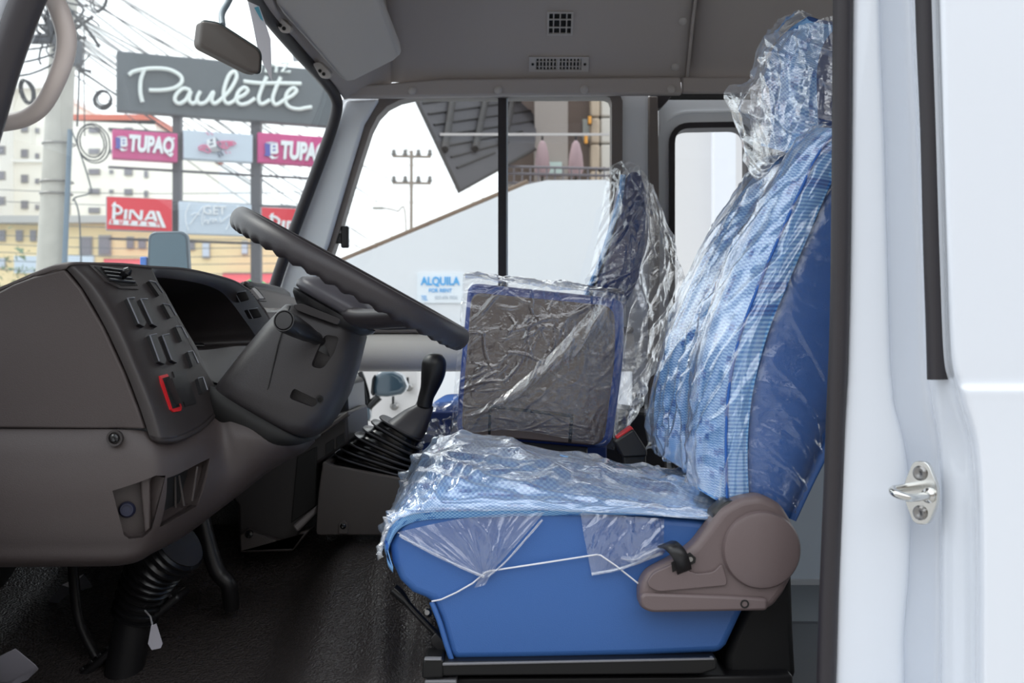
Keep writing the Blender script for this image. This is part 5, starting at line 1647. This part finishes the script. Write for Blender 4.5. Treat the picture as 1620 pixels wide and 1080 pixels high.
bm = bmesh.new()
lay = bm.loops.layers.uv.verify()
g = []
for j in range(81):
    a, b = CS(.1 + .9 * j / 80, 0.0), CS(.1 + .9 * j / 80, 2 / 11)
    g.append([bm.verts.new(a.lerp(b, f) + Vector((0, -.004 - .002 * math.sin(math.pi * f), .002))) for f in (0, .25, .5, .75, 1)])
for j in range(80):
    for i in range(4):
        fc = bm.faces.new((g[j][i], g[j][i + 1], g[j + 1][i + 1], g[j + 1][i]))
        for lp, (q, w) in zip(fc.loops, ((i, j), (i + 1, j), (i + 1, j + 1), (i, j + 1))):
            lp[lay].uv = (.0130 + .0110 * q / 4, w / 80 * .50)
link('cushion_edge_band', bm, cloth, seat, True, recalc=False)
tube('cushion_edge_seam', [CS(.1 + .9 * j / 60, 2 / 11) + Vector((0, -.004, .002)) for j in range(61)], .0020, cloth, seat, 6)
# backrest: patterned front and vinyl side shell
Nl = [(1152, 800), (1150, 740), (1150, 680), (1155, 610), (1172, 530), (1202, 450), (1236, 370), (1268, 300), (1298, 240), (1330, 205)]
Bl = [(1186, 800), (1183, 740), (1184, 680), (1193, 610), (1214, 530), (1246, 450), (1280, 370), (1308, 305), (1336, 250), (1362, 215)]
Fl = [(1060, 720), (1050, 700), (1048, 650), (1058, 590), (1076, 530), (1110, 450), (1150, 370), (1192, 310), (1226, 275), (1268, 262)]
bul = [(0, .0), (.07, .022), (.16, .030), (.27, .018), (.38, .004), (.5, .0), (.62, .004), (.73, .018), (.84, .030), (.93, .022), (1, 0)]
fwd = Vector((-.93, 0, .36)).normalized()
BR = []
for nl, bl, fl in zip(Nl, Bl, Fl):
    a, b, c = P(*bl, NY - .004), P(*nl, NY), P(*fl, 2.12)
    row = [a, a.lerp(b, .55) + Vector((0, -.004, 0))]
    row += [b.lerp(c, f) + fwd * d for f, d in bul]
    BR.append(row)
BS = Surf(BR)
sheet('backrest_front', lambda u, v: BS(u, v), 80, 80, cloth, seat, uv=(.62, .80))
# edge band: one column of rungs down the side of the backrest, with its seam
bm = bmesh.new()
lay = bm.loops.layers.uv.verify()
g = []
for j in range(81):
    a, b = BS(0.0, j / 80), BS(2 / 12, j / 80)
    g.append([bm.verts.new(a.lerp(b, f) + Vector((-.001, -.004 - .003 * math.sin(math.pi * f), 0))) for f in (0, .25, .5, .75, 1)])
for j in range(80):
    for i in range(4):
        fc = bm.faces.new((g[j][i], g[j][i + 1], g[j + 1][i + 1], g[j + 1][i]))
        for lp, (q, w) in zip(fc.loops, ((i, j), (i + 1, j), (i + 1, j + 1), (i, j + 1))):
            lp[lay].uv = (.0130 + .0110 * q / 4, w / 80 * .62)
link('edge_band', bm, cloth, seat, True, recalc=False)
tube('edge_seam', [BS(2 / 12, j / 60) + Vector((-.002, -.005, 0)) for j in range(61)], .0022, cloth, seat, 6)
# shell: from the band edge round the back
SR_ = []
for q, (bl, fl) in enumerate(zip(Bl, Fl)):
    a = P(*bl, NY); d = P(*fl, 2.12)
    th_ = (.060, .080, .098, .112, .122, .127, .127, .127, .127, .127)[q]
    bk_ = Vector((th_ + .02 * math.sin(q / 9 * 3), 0, -.02))
    row = [a + Vector((-.004, .004, 0)), a + bk_ * .15 + Vector((0, -.004, 0)), a + bk_ * .7 + Vector((0, -.006, 0)), a + bk_ + Vector((0, .01, 0)), a + bk_ * 1.15 + Vector((0, .05, 0)),
           d + bk_ * 1.15 + Vector((0, -.05, 0)), d + bk_ + Vector((0, -.01, 0)), d + bk_ * .5 + Vector((0, .004, 0)), d]
    SR_.append(row)
SS = Surf(SR_)
sheet('backrest_shell', lambda u, v: SS(u, v), 60, 40, blue_vinyl, seat, flip=True)
bm = bmesh.new()
tp = [BS(i / 30, 1.0) for i in range(31)] + [SS(i / 30, 1.0) for i in range(30, 0, -1)]
bm.faces.new([bm.verts.new(q) for q in tp]); link('backrest_top', bm, cloth, seat, False)
tube('hem', path([SS(.02, .0) + Vector((0, -.002, .002)), SS(.15, .0) + Vector((0, -.003, 0)), SS(.30, .005) + Vector((0, -.003, 0))], 12), .004, blue_vinyl, seat, 8)
# headrest
hr = [(1214, 235), (1214, 180), (1220, 120), (1238, 80), (1268, 50), (1300, 32)]
hb = [(1302, 250), (1302, 190), (1300, 120), (1306, 82), (1318, 58), (1335, 40)]
HR_ = []
HN, HF = 1.73, 2.02
for (x0, y0), (x1, y1) in zip(hr, hb):
    a, b, c = P(x1 - 12, y1, HN), P(x1 - 34, y1 - 1, HN), P(x0, y0, HF)
    b2 = P(x1 - 40, y1 - 2, HN + .01)
    row = [P(x1 - 8, y1, HN - .002), a, b2 + fwd * .008, b2.lerp(c, .15) + fwd * .02, b2.lerp(c, .5) + fwd * .024, b2.lerp(c, .85) + fwd * .02, c]
    HR_.append(row)
HS = Surf(HR_)
hd = sheet('headrest_front', lambda u, v: HS(u, v), 40, 40, cloth, seat, uv=(.40, .34))
HSh = []
for r in HR_:
    a, c = r[0], r[-1]
    HSh.append([a, a + Vector((.03, -.002, -.004)), a + Vector((.09, .0, -.008)), a + Vector((.12, .04, -.01)), c + Vector((.12, -.04, -.01)), c + Vector((.06, .0, -.006)), c])
HSS = Surf(HSh)
sheet('headrest_shell', lambda u, v: HSS(u, v), 40, 24, navy_vinyl, seat, flip=True)
bm = bmesh.new()
tp = [HS(i / 20, 1.0) for i in range(21)] + [HSS(i / 20, 1.0) for i in range(20, 0, -1)]
bm.faces.new([bm.verts.new(q) for q in tp]); link('headrest_top', bm, cloth, seat, False)
bm = bmesh.new()
tp = [HS(i / 20, 0.0) for i in range(21)] + [HSS(i / 20, 0.0) for i in range(20, 0, -1)]
bm.faces.new([bm.verts.new(q) for q in tp]); link('headrest_underside', bm, navy_vinyl, seat, False)
for yy in (1.82, 1.93):
    tube('headrest_post', [P(1310, 262, yy), P(1318, 215, yy)], .007, black_plastic, seat, 8)

# recliner cover
RY = 1.575
rc = slab('recliner_cover', rounded([(1012, 930), (1024, 908), (1066, 886), (1098, 864), (1122, 832), (1142, 805), (1172, 788), (1205, 783), (1236, 797), (1256, 830), (1263, 870), (1258, 905), (1240, 940), (1222, 962), (1200, 968), (1030, 970), (1012, 962)], 12, 4), RY, RY + .05, recliner_mat, seat, .012, 4)
lathe('disc', P(1203, 868, RY + .004), (0, -1, 0), [(0, -.02), (.0555, -.02), (.0555, .008), (.0530, .0125), (.048, .0145), (0, .0155)], recliner_mat, rc, 48)
slab('lower_step', rounded([(1013, 944), (1020, 938), (1140, 942), (1215, 946), (1215, 966), (1030, 969), (1015, 962)], 7, 3), RY - .006, RY + .02, recliner_mat, rc, .004)
slab('arm_ridge', rounded([(1022, 925), (1032, 907), (1070, 890), (1100, 908), (1130, 905), (1142, 890), (1150, 915), (1150, 926), (1040, 936)], 8, 3), RY - .005, RY + .02, recliner_mat, rc, .008)
slab('strap_slot', [(1062, 890), (1092, 874), (1101, 882), (1100, 890), (1064, 905)], RY - .0065, RY - .003, dark_slot, rc)
sp = path([P(1052, 862, RY + .03), P(1062, 864, RY - .004), P(1074, 876, RY - .016), P(1080, 892, RY - .012), P(1082, 902, RY - .004)], 14)
bm = bmesh.new()
sv = [[bm.verts.new(q + Vector((dx, 0, dz))) for q in sp] for dx, dz in ((-.010, -.004), (.010, .004))]
for i in range(14): bm.faces.new((sv[0][i], sv[0][i + 1], sv[1][i + 1], sv[1][i]))
link('release_strap', bm, black_plastic, seat, True, solid=.003)
lathe('pin', P(1092, 884, RY - .004), (0, -1, 0), [(0, -.004), (.007, -.004), (.007, .002), (0, .003)], steel, rc, 14)
lathe('cover_screw', P(1178, 955, RY - .006), (0, -1, 0), [(0, -.004), (.0062, -.004), (.0062, .001), (.004, .001), (.004, -.002), (0, -.002)], dark_slot, rc, 16)
slab('side_bolster_cap', [(1128, 812), (1150, 792), (1165, 792), (1140, 822), (1128, 832)], RY + .01, RY + .06, black_plastic, seat, .004)
# runners, riser, lever
sl = slab('seat_rail', rounded([(700, 1047), (1134, 1040), (1134, 1058), (1110, 1066), (700, 1069)], 3, 2), 1.60, 1.65, mat('rail_black', (14, 14, 15), .45), seat, .002)
slab('rail_edge', [(700, 1049), (1130, 1041), (1130, 1044), (700, 1053)], 1.597, 1.61, mat('rail_edge', (120, 120, 124), .35), sl, .001)  # pale strip painted as the highlight line on the rail
slab('rail_end', rounded([(670, 1042), (702, 1042), (702, 1072), (667, 1074), (668, 1056)], 4, 2), 1.60, 1.66, mat('rail_black', (14, 14, 15), .45), seat, .003)
slab('rail_end_lip', [(671, 1042), (698, 1042), (698, 1045), (671, 1045)], 1.597, 1.61, mat('rail_edge', (120, 120, 124), .35), seat, .001)
slab('rail_foot', [(672, 1076), (722, 1076), (722, 1092), (672, 1092)], 1.60, 1.68, mat('rail_edge', (120, 120, 124), .35), seat, .002)
slab('far_rail', [(690, 1000), (1130, 996), (1130, 1012), (690, 1015)], 2.05, 2.10, black_gloss, seat, .002)
slab('riser', [(672, 1072), (1255, 1068), (1255, 1150), (672, 1150)], 1.63, 2.13, black_plastic, seat, .004)
slab('rear_skirt', [(1150, 1035), (1185, 955), (1235, 930), (1253, 905), (1256, 1000), (1260, 1075), (1150, 1075)], 1.66, 2.12, mat('skirt_black', (22, 22, 24), .6), seat, .01)
lv = path([P(622, 931, 1.66), P(632, 940, 1.66), P(655, 966, 1.66), P(682, 994, 1.66), P(712, 1024, 1.66)], 20)
tube('slide_lever', lv, [.005 + .0035 * (1 - smooth01(i / 20, .25, .45)) for i in range(21)], black_gloss, seat, 10)
slab('lever_bracket', rounded([(680, 1010), (690, 1000), (715, 1030), (715, 1048), (684, 1022)], 3, 2), 1.65, 1.70, black_plastic, seat, .003)
lathe('bracket_bolt', P(676, 969, 1.72), (0, -1, .3), [(0, -.01), (.007, -.01), (.007, .003), (.004, .006), (0, .006)], steel, seat, 12)

# belt buckle
t = thing('belt_buckle', P(1000, 722, 2.16), 'black seat belt buckle with a red button beside the seat cushion', 'buckle')
R_b = Matrix.Rotation(math.radians(-28), 3, 'Y')
bc = P(1000, 700, 2.16)
slab('housing', rounded([(972, 698), (1002, 678), (1024, 712), (1024, 722), (985, 724)], 4, 3), 2.14, 2.19, black_plastic, t, .004)
slab('release_button', [(975, 692), (999, 674), (1003, 680), (979, 698)], 2.146, 2.184, red_plastic, t, .002)
slab('stalk', [(985, 718), (1022, 714), (1024, 800), (996, 800)], 2.155, 2.175, black_plastic, t, .003)
t = thing('belt_anchor', P(1013, 650, 3.0), 'small black latch on the far wall behind the folded seat', 'latch')
slab('latch_body', rounded([(1004, 624), (1020, 622), (1021, 650), (1006, 651)], 4, 3), 3.05, 3.13, black_plastic, t, .004)

# ================================================================ FOLDED JUMP SEAT AND PASSENGER SEAT
js = thing('jump_seat', Vector((.03, 2.45, -.40)), 'folded blue jump seat showing its grey underside panel', 'seat')
JY = 2.36
jo = rounded([(739, 448), (985, 474), (986, 560), (966, 712), (720, 692), (722, 640)], [16, 18, 60, 26, 26, 60], 6)
prism('cushion', [P(x, y, JY) for x, y in jo], (0.01, .075, .005), mat('jump_blue', (40, 72, 150), .45, bump=.1, bscale=500), js, .016, bseg=4)
ji = rounded([(746, 462), (972, 484), (974, 560), (955, 706), (730, 688), (732, 640)], [18, 22, 60, 24, 22, 60], 6)
jp = prism('underside_panel', [P(x, y, JY - .004) for x, y in ji], (0, .02, 0), pan_grey, js, .004)
slab('recess', [(773, 640), (908, 655), (904, 700), (772, 688)], JY - .0055, JY - .001, dark_slot, jp, .0005)
slab('recess_plate', [(778, 646), (902, 660), (899, 700), (776, 689)], JY - .008, JY - .001, pan_grey, jp, .001)
slab('hinge_foot', [(760, 690), (930, 705), (930, 800), (760, 800)], JY + .02, JY + .07, black_plastic, js, .004)

ps = thing('passenger_seat', Vector((.2, 2.85, -.40)), 'navy passenger seat upright behind the folded jump seat', 'seat')
PYn = 2.72
po = [(988, 300), (992, 276), (1004, 268), (1015, 276), (1023, 305), (1028, 345), (1027, 380), (1019, 415), (1006, 452), (992, 478), (975, 520), (940, 560), (900, 560), (930, 480), (955, 420), (974, 360)]
prism('backrest', [P(x, y, PYn) for x, y in po], (0, .30, 0), navy_vinyl, ps, .014, bseg=4)
pf = [(990, 276), (986, 310), (972, 360), (952, 420), (926, 480), (896, 560)]
PF = Surf([[P(x, y, PYn + .005) for x, y in pf], [P(x - 8, y, PYn + .03) for x, y in pf], [P(x - 8, y, PYn + .27) for x, y in pf], [P(x, y, PYn + .3) for x, y in pf]])
sheet('backrest_front', lambda u, v: PF(u, v), 30, 16, cloth, ps, uv=(.5, .36))
slab('cushion', rounded([(664, 664), (680, 650), (760, 652), (960, 668), (960, 800), (672, 760)], [14, 10, 4, 4, 4, 20], 4), 2.62, 3.05, navy_vinyl, ps, .02, 4)
slab('cushion_front', rounded([(668, 650), (690, 636), (780, 634), (960, 640), (960, 668), (672, 668)], 8, 3), 2.64, 3.05, cloth, ps, .012)
slab('dark_gap_block', rounded([(930, 640), (1040, 655), (1056, 690), (1056, 860), (930, 860)], 8, 3), 2.74, 3.04, black_plastic, ps, .008)  # black block added to paint the dark gap behind the jump seat
slab('pedestal', [(700, 740), (950, 740), (950, 830), (700, 830)], 2.7, 3.0, black_plastic, ps, .004)

# ================================================================ PLASTIC COVERS
def crumple(X, Y, size, seed, n, amp, wd, ln, ang, spread):
    """sharp fold lines of limited length, summed"""
    rg = np.random.RandomState(seed)
    H = np.zeros_like(X)
    for k in range(n):
        cx, cy = rg.uniform(-.1, 1.1) * size[0], rg.uniform(-.1, 1.1) * size[1]
        th = ang + rg.uniform(-spread, spread)
        w_, l_ = rg.uniform(*wd), rg.uniform(*ln)
        d = (X - cx) * math.cos(th) + (Y - cy) * math.sin(th)
        e = -(X - cx) * math.sin(th) + (Y - cy) * math.cos(th)
        d = d + .12 * l_ * np.sin(e / l_ * 2 + k)
        a = amp * rg.uniform(.35, 1.0) * (w_ / wd[1]) ** .7
        H += a * np.clip(1 - np.abs(d) / w_, 0, 1) * np.exp(-(e / l_) ** 2)
    return H

def film(name, fn, nu, nv, m, parent, off, amp, n, seed, size, ang=0.0, spread=1.57, wd=(.004, .014), ln=(.02, .09), outdir=None, soft=.5, mask=None):
    """thin wrapping that follows a surface at a small distance, with sharp folds"""
    B = np.array([[fn(i / nu, j / nv)[:] for i in range(nu + 1)] for j in range(nv + 1)])
    U, Vv = np.meshgrid(np.linspace(0, size[0], nu + 1), np.linspace(0, size[1], nv + 1))
    H = crumple(U, Vv, size, seed, n, amp, wd, ln, ang, spread)
    L = np.array([[noise.noise(Vector((U[j, i] * 14, Vv[j, i] * 14, seed))) + .5 * noise.noise(Vector((U[j, i] * 37, Vv[j, i] * 37, seed + 5))) for i in range(nu + 1)] for j in range(nv + 1)])
    H = H + amp * soft * L
    if mask is not None:
        H = H * np.array([[mask(i / nu, j / nv) for i in range(nu + 1)] for j in range(nv + 1)])
    gu = np.gradient(B, axis=1); gv = np.gradient(B, axis=0)
    N = np.cross(gu, gv)
    N /= np.maximum(np.linalg.norm(N, axis=2, keepdims=True), 1e-12)
    if outdir is not None:
        sg = np.sign((N * np.array(outdir)).sum(axis=2, keepdims=True)); sg[sg == 0] = 1
        N = N * sg
    Q = B + N * (off + H)[..., None]
    idx = np.arange((nu + 1) * (nv + 1)).reshape(nv + 1, nu + 1)
    faces = np.stack([idx[:-1, :-1], idx[:-1, 1:], idx[1:, 1:], idx[1:, :-1]], axis=2).reshape(-1, 4)
    me = bpy.data.meshes.new(name)
    me.from_pydata(Q.reshape(-1, 3).tolist(), [], faces.tolist())
    uvl = me.uv_layers.new(name='UVMap')
    uvs = np.stack([U.reshape(-1), Vv.reshape(-1)], axis=1)[faces.reshape(-1)]
    uvl.data.foreach_set('uv', uvs.astype(np.float32).reshape(-1))
    me.polygons.foreach_set('use_smooth', [True] * len(me.polygons))
    me.materials.append(m)
    o = bpy.data.objects.new(name, me)
    COL.objects.link(o)
    o.parent = parent
    o.location = -world_loc(parent)
    return o

# cushion cover
cc = thing('plastic_wrap', P(900, 800, 1.87), 'crumpled clear plastic cover over the driver seat cushion', 'plastic cover')
film('film', lambda u, v: CS(.05 + .92 * u, .12 + .88 * v) + Vector((-.010 * (1 - smooth01(u, 0, .35)), -.003 * (1 - v), 0)), 260, 200, film_top, cc, .003, .013, 150, 33, (.62, .70), 1.2, 1.2, (.005, .020), (.03, .12), (-.3, -.2, 1), .5, lambda u, v: .35 + .65 * smooth01(u, .06, .24))
film('nose_film', lambda u, v: P(612 + 26 * v + 4 * math.sin(u * 7), 815 + 70 * u - 20 * v, NY - .010 + .50 * v), 60, 90, film_top, cc, .0, .004, 40, 81, (.08, .5), 0, 1.5, outdir=(-1, -.2, .2))
def tri(a, b, c, u, v, Y):
    x = (a[0] * (1 - u) + b[0] * u) * (1 - v) + c[0] * v
    y = (a[1] * (1 - u) + b[1] * u) * (1 - v) + c[1] * v
    y += 8 * math.sin(u * math.pi) * (-(1 - v))
    return P(x, y, Y - .004 * math.sin(v * 3))
film('side_flap', lambda u, v: tri((628, 842), (862, 810), (768, 916), u, v * .97, NY - .006), 110, 70, film_back, cc, .0, .0035, 40, 22, (.22, .1), 0.0, .5, (.003, .010), (.04, .10), (0, -1, 0))
film('side_flap', lambda u, v: P(918 + (1050 - 918) * u + 18 * v * (1 - u), 810 + 10 * u + (100 - 42 * u) * v, NY - .006 - .003 * math.sin(u * 9)), 80, 70, film_back, cc, .0, .0045, 34, 64, (.13, .1), .5, .6, (.003, .010), (.03, .08), (0, -1, 0))
film('flap_tip', lambda u, v: P(764 + 14 * u - 14 * v + 4 * u, 903 + 26 * v - 5 * u, NY - .009), 20, 20, film_back, cc, .0, .003, 8, 12, (.02, .03), outdir=(0, -1, 0))
film('roll_edge', lambda u, v: P(982 + 70 * u, 890 - 12 * u - 12 * v + 6 * math.sin(u * 5), NY - .014 + .006 * math.cos(v * 6)), 40, 12, film_back, cc, .0, .003, 12, 52, (.07, .02), outdir=(0, -1, 0))
tube('flap_hem', path([P(632, 846, NY - .010), P(660, 862, NY - .010), P(715, 890, NY - .010), P(766, 912, NY - .011)], 20), .0026, film_top, cc, 6)
tube('flap_hem', path([P(772, 912, NY - .011), P(800, 888, NY - .010), P(832, 852, NY - .010), P(858, 822, NY - .010)], 20), .0018, film_top, cc, 6)
tube('flap_hem', path([P(936, 908, NY - .011), P(985, 898, NY - .012), P(1048, 874, NY - .012)], 16), .0026, film_top, cc, 6)
tube('elastic_cord', [P(683, 951, NY - .004), P(698, 948, NY - .006), P(722, 937, NY - .006), P(748, 922, NY - .006), P(768, 905, NY - .008), P(774, 903, NY - .008), P(860, 890, NY - .008), P(944, 877, NY - .010), P(950, 878, NY - .010), P(975, 895, NY - .010), P(1010, 923, NY - .012)], .0013, cord_white, cc, 6)
# backrest cover
bc_ = thing('plastic_wrap', P(1130, 790, 1.87), 'stretched clear plastic cover over the driver backrest', 'plastic cover')
film('front_film', lambda u, v: BS(.03 + .97 * u, .02 + .97 * v), 180, 180, film_back, bc_, .005, .010, 120, 44, (.62, .80), .35, .35, (.004, .016), (.06, .28), (-1, -.2, .3), .35)
film('side_film', lambda u, v: SS(.0 + .36 * u, .03 + .95 * v) + Vector((0, -.006, 0)), 110, 200, film_side, bc_, .003, .0065, 60, 77, (.2, .80), 1.1, .35, (.003, .012), (.04, .14), (0, -1, 0), .8)
film('lower_corner', lambda u, v: P(1020 + 40 * u + 6 * v, 640 + 70 * v - 8 * u, 2.10 - .06 * u), 40, 50, film_back, bc_, .0, .007, 14, 29, (.06, .12), outdir=(-1, -.5, 0))
film('hem_gather', lambda u, v: P(1085 + 105 * u, 750 + 42 * u + 18 * v * (.4 + .6 * math.sin(u * 3)), 1.80 - .19 * u), 70, 20, film_top, bc_, .0, .008, 30, 47, (.2, .04), .3, .6, outdir=(-.3, -1, .3))
film('rear_tail', lambda u, v: P(1250 + 48 * u, 690 + 30 * (1 - u) + (90 - 60 * u) * v, 1.66), 24, 40, film_back, bc_, .0, .004, 12, 19, (.05, .1), outdir=(0, -1, 0))
# headrest bag
hc = thing('plastic_bag', P(1230, 260, 1.87), 'loose plastic bag over the driver headrest with a flared corner', 'plastic cover')
bag = [[(1190, 270), (1205, 285), (1232, 255), (1262, 225), (1300, 208), (1330, 200)],
       [(1172, 205), (1196, 215), (1226, 212), (1258, 202), (1300, 190), (1330, 185)],
       [(1150, 146), (1188, 158), (1220, 155), (1258, 150), (1300, 140), (1330, 140)],
       [(1182, 132), (1203, 122), (1226, 110), (1260, 104), (1300, 100), (1330, 98)],
       [(1207, 100), (1213, 82), (1236, 70), (1262, 66), (1300, 64), (1330, 62)],
       [(1222, 72), (1232, 62), (1250, 52), (1270, 42), (1300, 32), (1330, 22)]]
bY = [1.86, 1.80, 1.77, 1.735, 1.712, 1.705]
HB = Surf([[P(x, y, bY[k] + (.02 if k < 2 else 0)) for k, (x, y) in enumerate(r)] for r in bag])
film('bag', lambda u, v: HB(u, v), 130, 150, film_top, hc, .0, .011, 70, 59, (.22, .30), .4, .8, (.004, .016), (.03, .12), (-.6, -1, .2))
film('bag_far', lambda u, v: HS(.5 + .5 * u, v) + Vector((-.012, .01, .01)), 60, 70, film_top, hc, .003, .009, 40, 88, (.22, .30), outdir=(-1, 0, .3))
film('collar_gather', lambda u, v: P(1205 + 125 * u, 275 - 70 * u + (26 + 16 * math.sin(u * 9)) * v, 1.80 - .11 * u), 80, 30, film_top, hc, .0, .009, 40, 38, (.2, .06), .2, .5, (.004, .010), (.02, .05), (-.4, -1, .3))
# jump seat wrap
jc = thing('plastic_wrap', Vector((.05, 2.34, -.2)), 'crinkled clear plastic wrap around the folded jump seat', 'plastic cover')
JQ = [[P(732, 438, 2.345), P(820, 444, 2.34), P(900, 452, 2.34), P(990, 468, 2.345)], [P(726, 530, 2.345), P(810, 540, 2.335), P(900, 545, 2.335), P(990, 560, 2.345)],
      [P(718, 620, 2.345), P(800, 620, 2.335), P(890, 630, 2.335), P(982, 640, 2.345)], [P(714, 690, 2.345), P(800, 680, 2.338), P(880, 690, 2.338), P(972, 712, 2.345)]]
JS_ = Surf(JQ)
film('front_wrap', lambda u, v: JS_(u, v), 200, 190, film_dark, jc, .0, .0045, 300, 66, (.36, .36), .6, 1.3, (.002, .007), (.008, .05), (0, -1, 0), .5, lambda u, v: .22 + .78 * (1 - smooth01(v - (.86 - .85 * u), -.02, .06)))
film('top_wrap', lambda u, v: P(733 + 255 * u, 438 + 28 * u - 8 * (1 - u) * math.sin(u * 20) * .3, 2.345) + Vector((0, .11 * v, .012 * math.sin(v * 3.1))), 120, 30, film_dark, jc, .0, .006, 60, 26, (.36, .12), outdir=(0, -.3, 1))
film('torn_flap', lambda u, v: P(735 + (960 - 735) * u, 655 - 195 * u ** 1.4 + (55 * u + 5) * v, 2.325 - .01 * math.sin(v * 3)), 110, 30, film_dark, jc, .0, .005, 30, 31, (.36, .06), .8, .5, outdir=(0, -1, 0))
# passenger seat wrap and the loose sheet hanging behind it
pc = thing('plastic_wrap', Vector((.22, 2.7, 0)), 'loose clear plastic sheet hanging from the passenger seat back', 'plastic cover')
PB = Surf([[P(958, 268, 2.74), P(985, 254, 2.715), P(1008, 262, 2.71), P(1030, 292, 2.72)], [P(952, 330, 2.74), P(978, 320, 2.705), P(1010, 320, 2.70), P(1036, 340, 2.71)],
           [P(936, 420, 2.74), P(960, 420, 2.705), P(1000, 420, 2.70), P(1034, 420, 2.71)], [P(918, 470, 2.74), P(945, 480, 2.705), P(985, 485, 2.70), P(1020, 490, 2.71)]])
film('back_film', lambda u, v: PB(u, v), 90, 150, film_dark, pc, .0, .008, 70, 72, (.16, .36), .2, .8, (.003, .012), (.02, .10), (0, -1, 0))
PB2 = Surf([[P(1018, 285, 2.70), P(1026, 290, 2.72), P(1034, 300, 2.75)], [P(1020, 380, 2.68), P(1050, 385, 2.72), P(1068, 400, 2.78)], [P(1000, 470, 2.62), P(1050, 470, 2.68), P(1082, 450, 2.76)],
            [P(985, 560, 2.56), P(1030, 560, 2.60), P(1052, 540, 2.70)], [P(975, 640, 2.52), P(1010, 640, 2.56), P(1022, 600, 2.64)], [P(968, 700, 2.50), P(985, 690, 2.54), P(1000, 650, 2.6)]])
film('hanging_sheet', lambda u, v: PB2(u, v), 90, 200, film_top, pc, .0, .009, 80, 14, (.14, .7), -.2, .6, (.003, .014), (.03, .16), (0, -1, 0))
film('cushion_film', lambda u, v: P(664 + 90 * u, 640 - 10 * u + 62 * v, 2.615 + .02 * (1 - v)), 70, 50, film_top, pc, .0, .007, 40, 93, (.14, .1), outdir=(0, -1, .3))

# ================================================================ DOOR STRIKER
dsY = 1.405
t = thing('door_striker', P(1458, 780, 1.42), 'chrome door striker loop on the white jamb', 'door striker')
oc = P(1458, 779, 1.40)
ax_n = Vector((-.78, -.63, 0)).normalized()      # jamb normal where it is bolted
ax_x = Vector((.63, -.78, 0)).normalized()
def dp(a, b, d=0): return oc + ax_x * a * 1.0 + Vector((0, 0, b)) + ax_n * d
plt = [dp(a, b, -.004) for a, b in rounded([(-.010, .040), (.010, .040), (.023, .010), (.023, -.010), (.010, -.040), (-.010, -.040), (-.023, -.010), (-.023, .010)], .008, 4)]
prism('plate', plt, ax_n * .007, chrome, t, .001)
for b in (.025, -.025):
    s_ = lathe('screw', dp(0, b, .002), ax_n, [(0, -.002), (.0095, -.002), (.0095, .003), (.007, .005), (.003, .005), (0, .0035)], steel, t, 18)
lp_ = path([dp(.012, -.002, .0), dp(.012, -.002, .03), dp(.008, -.001, .046), (dp(-.004, .003, .052)), dp(-.013, .006, .044), dp(-.014, .006, .03), dp(-.014, .006, 0)], 30)
tube('loop', lp_, .0052, chrome, t, 12)
lathe('loop_collar', dp(.012, -.002, .002), ax_n, [(0, -.002), (.0095, -.002), (.0095, .004), (.006, .007), (0, .007)], chrome, t, 14)
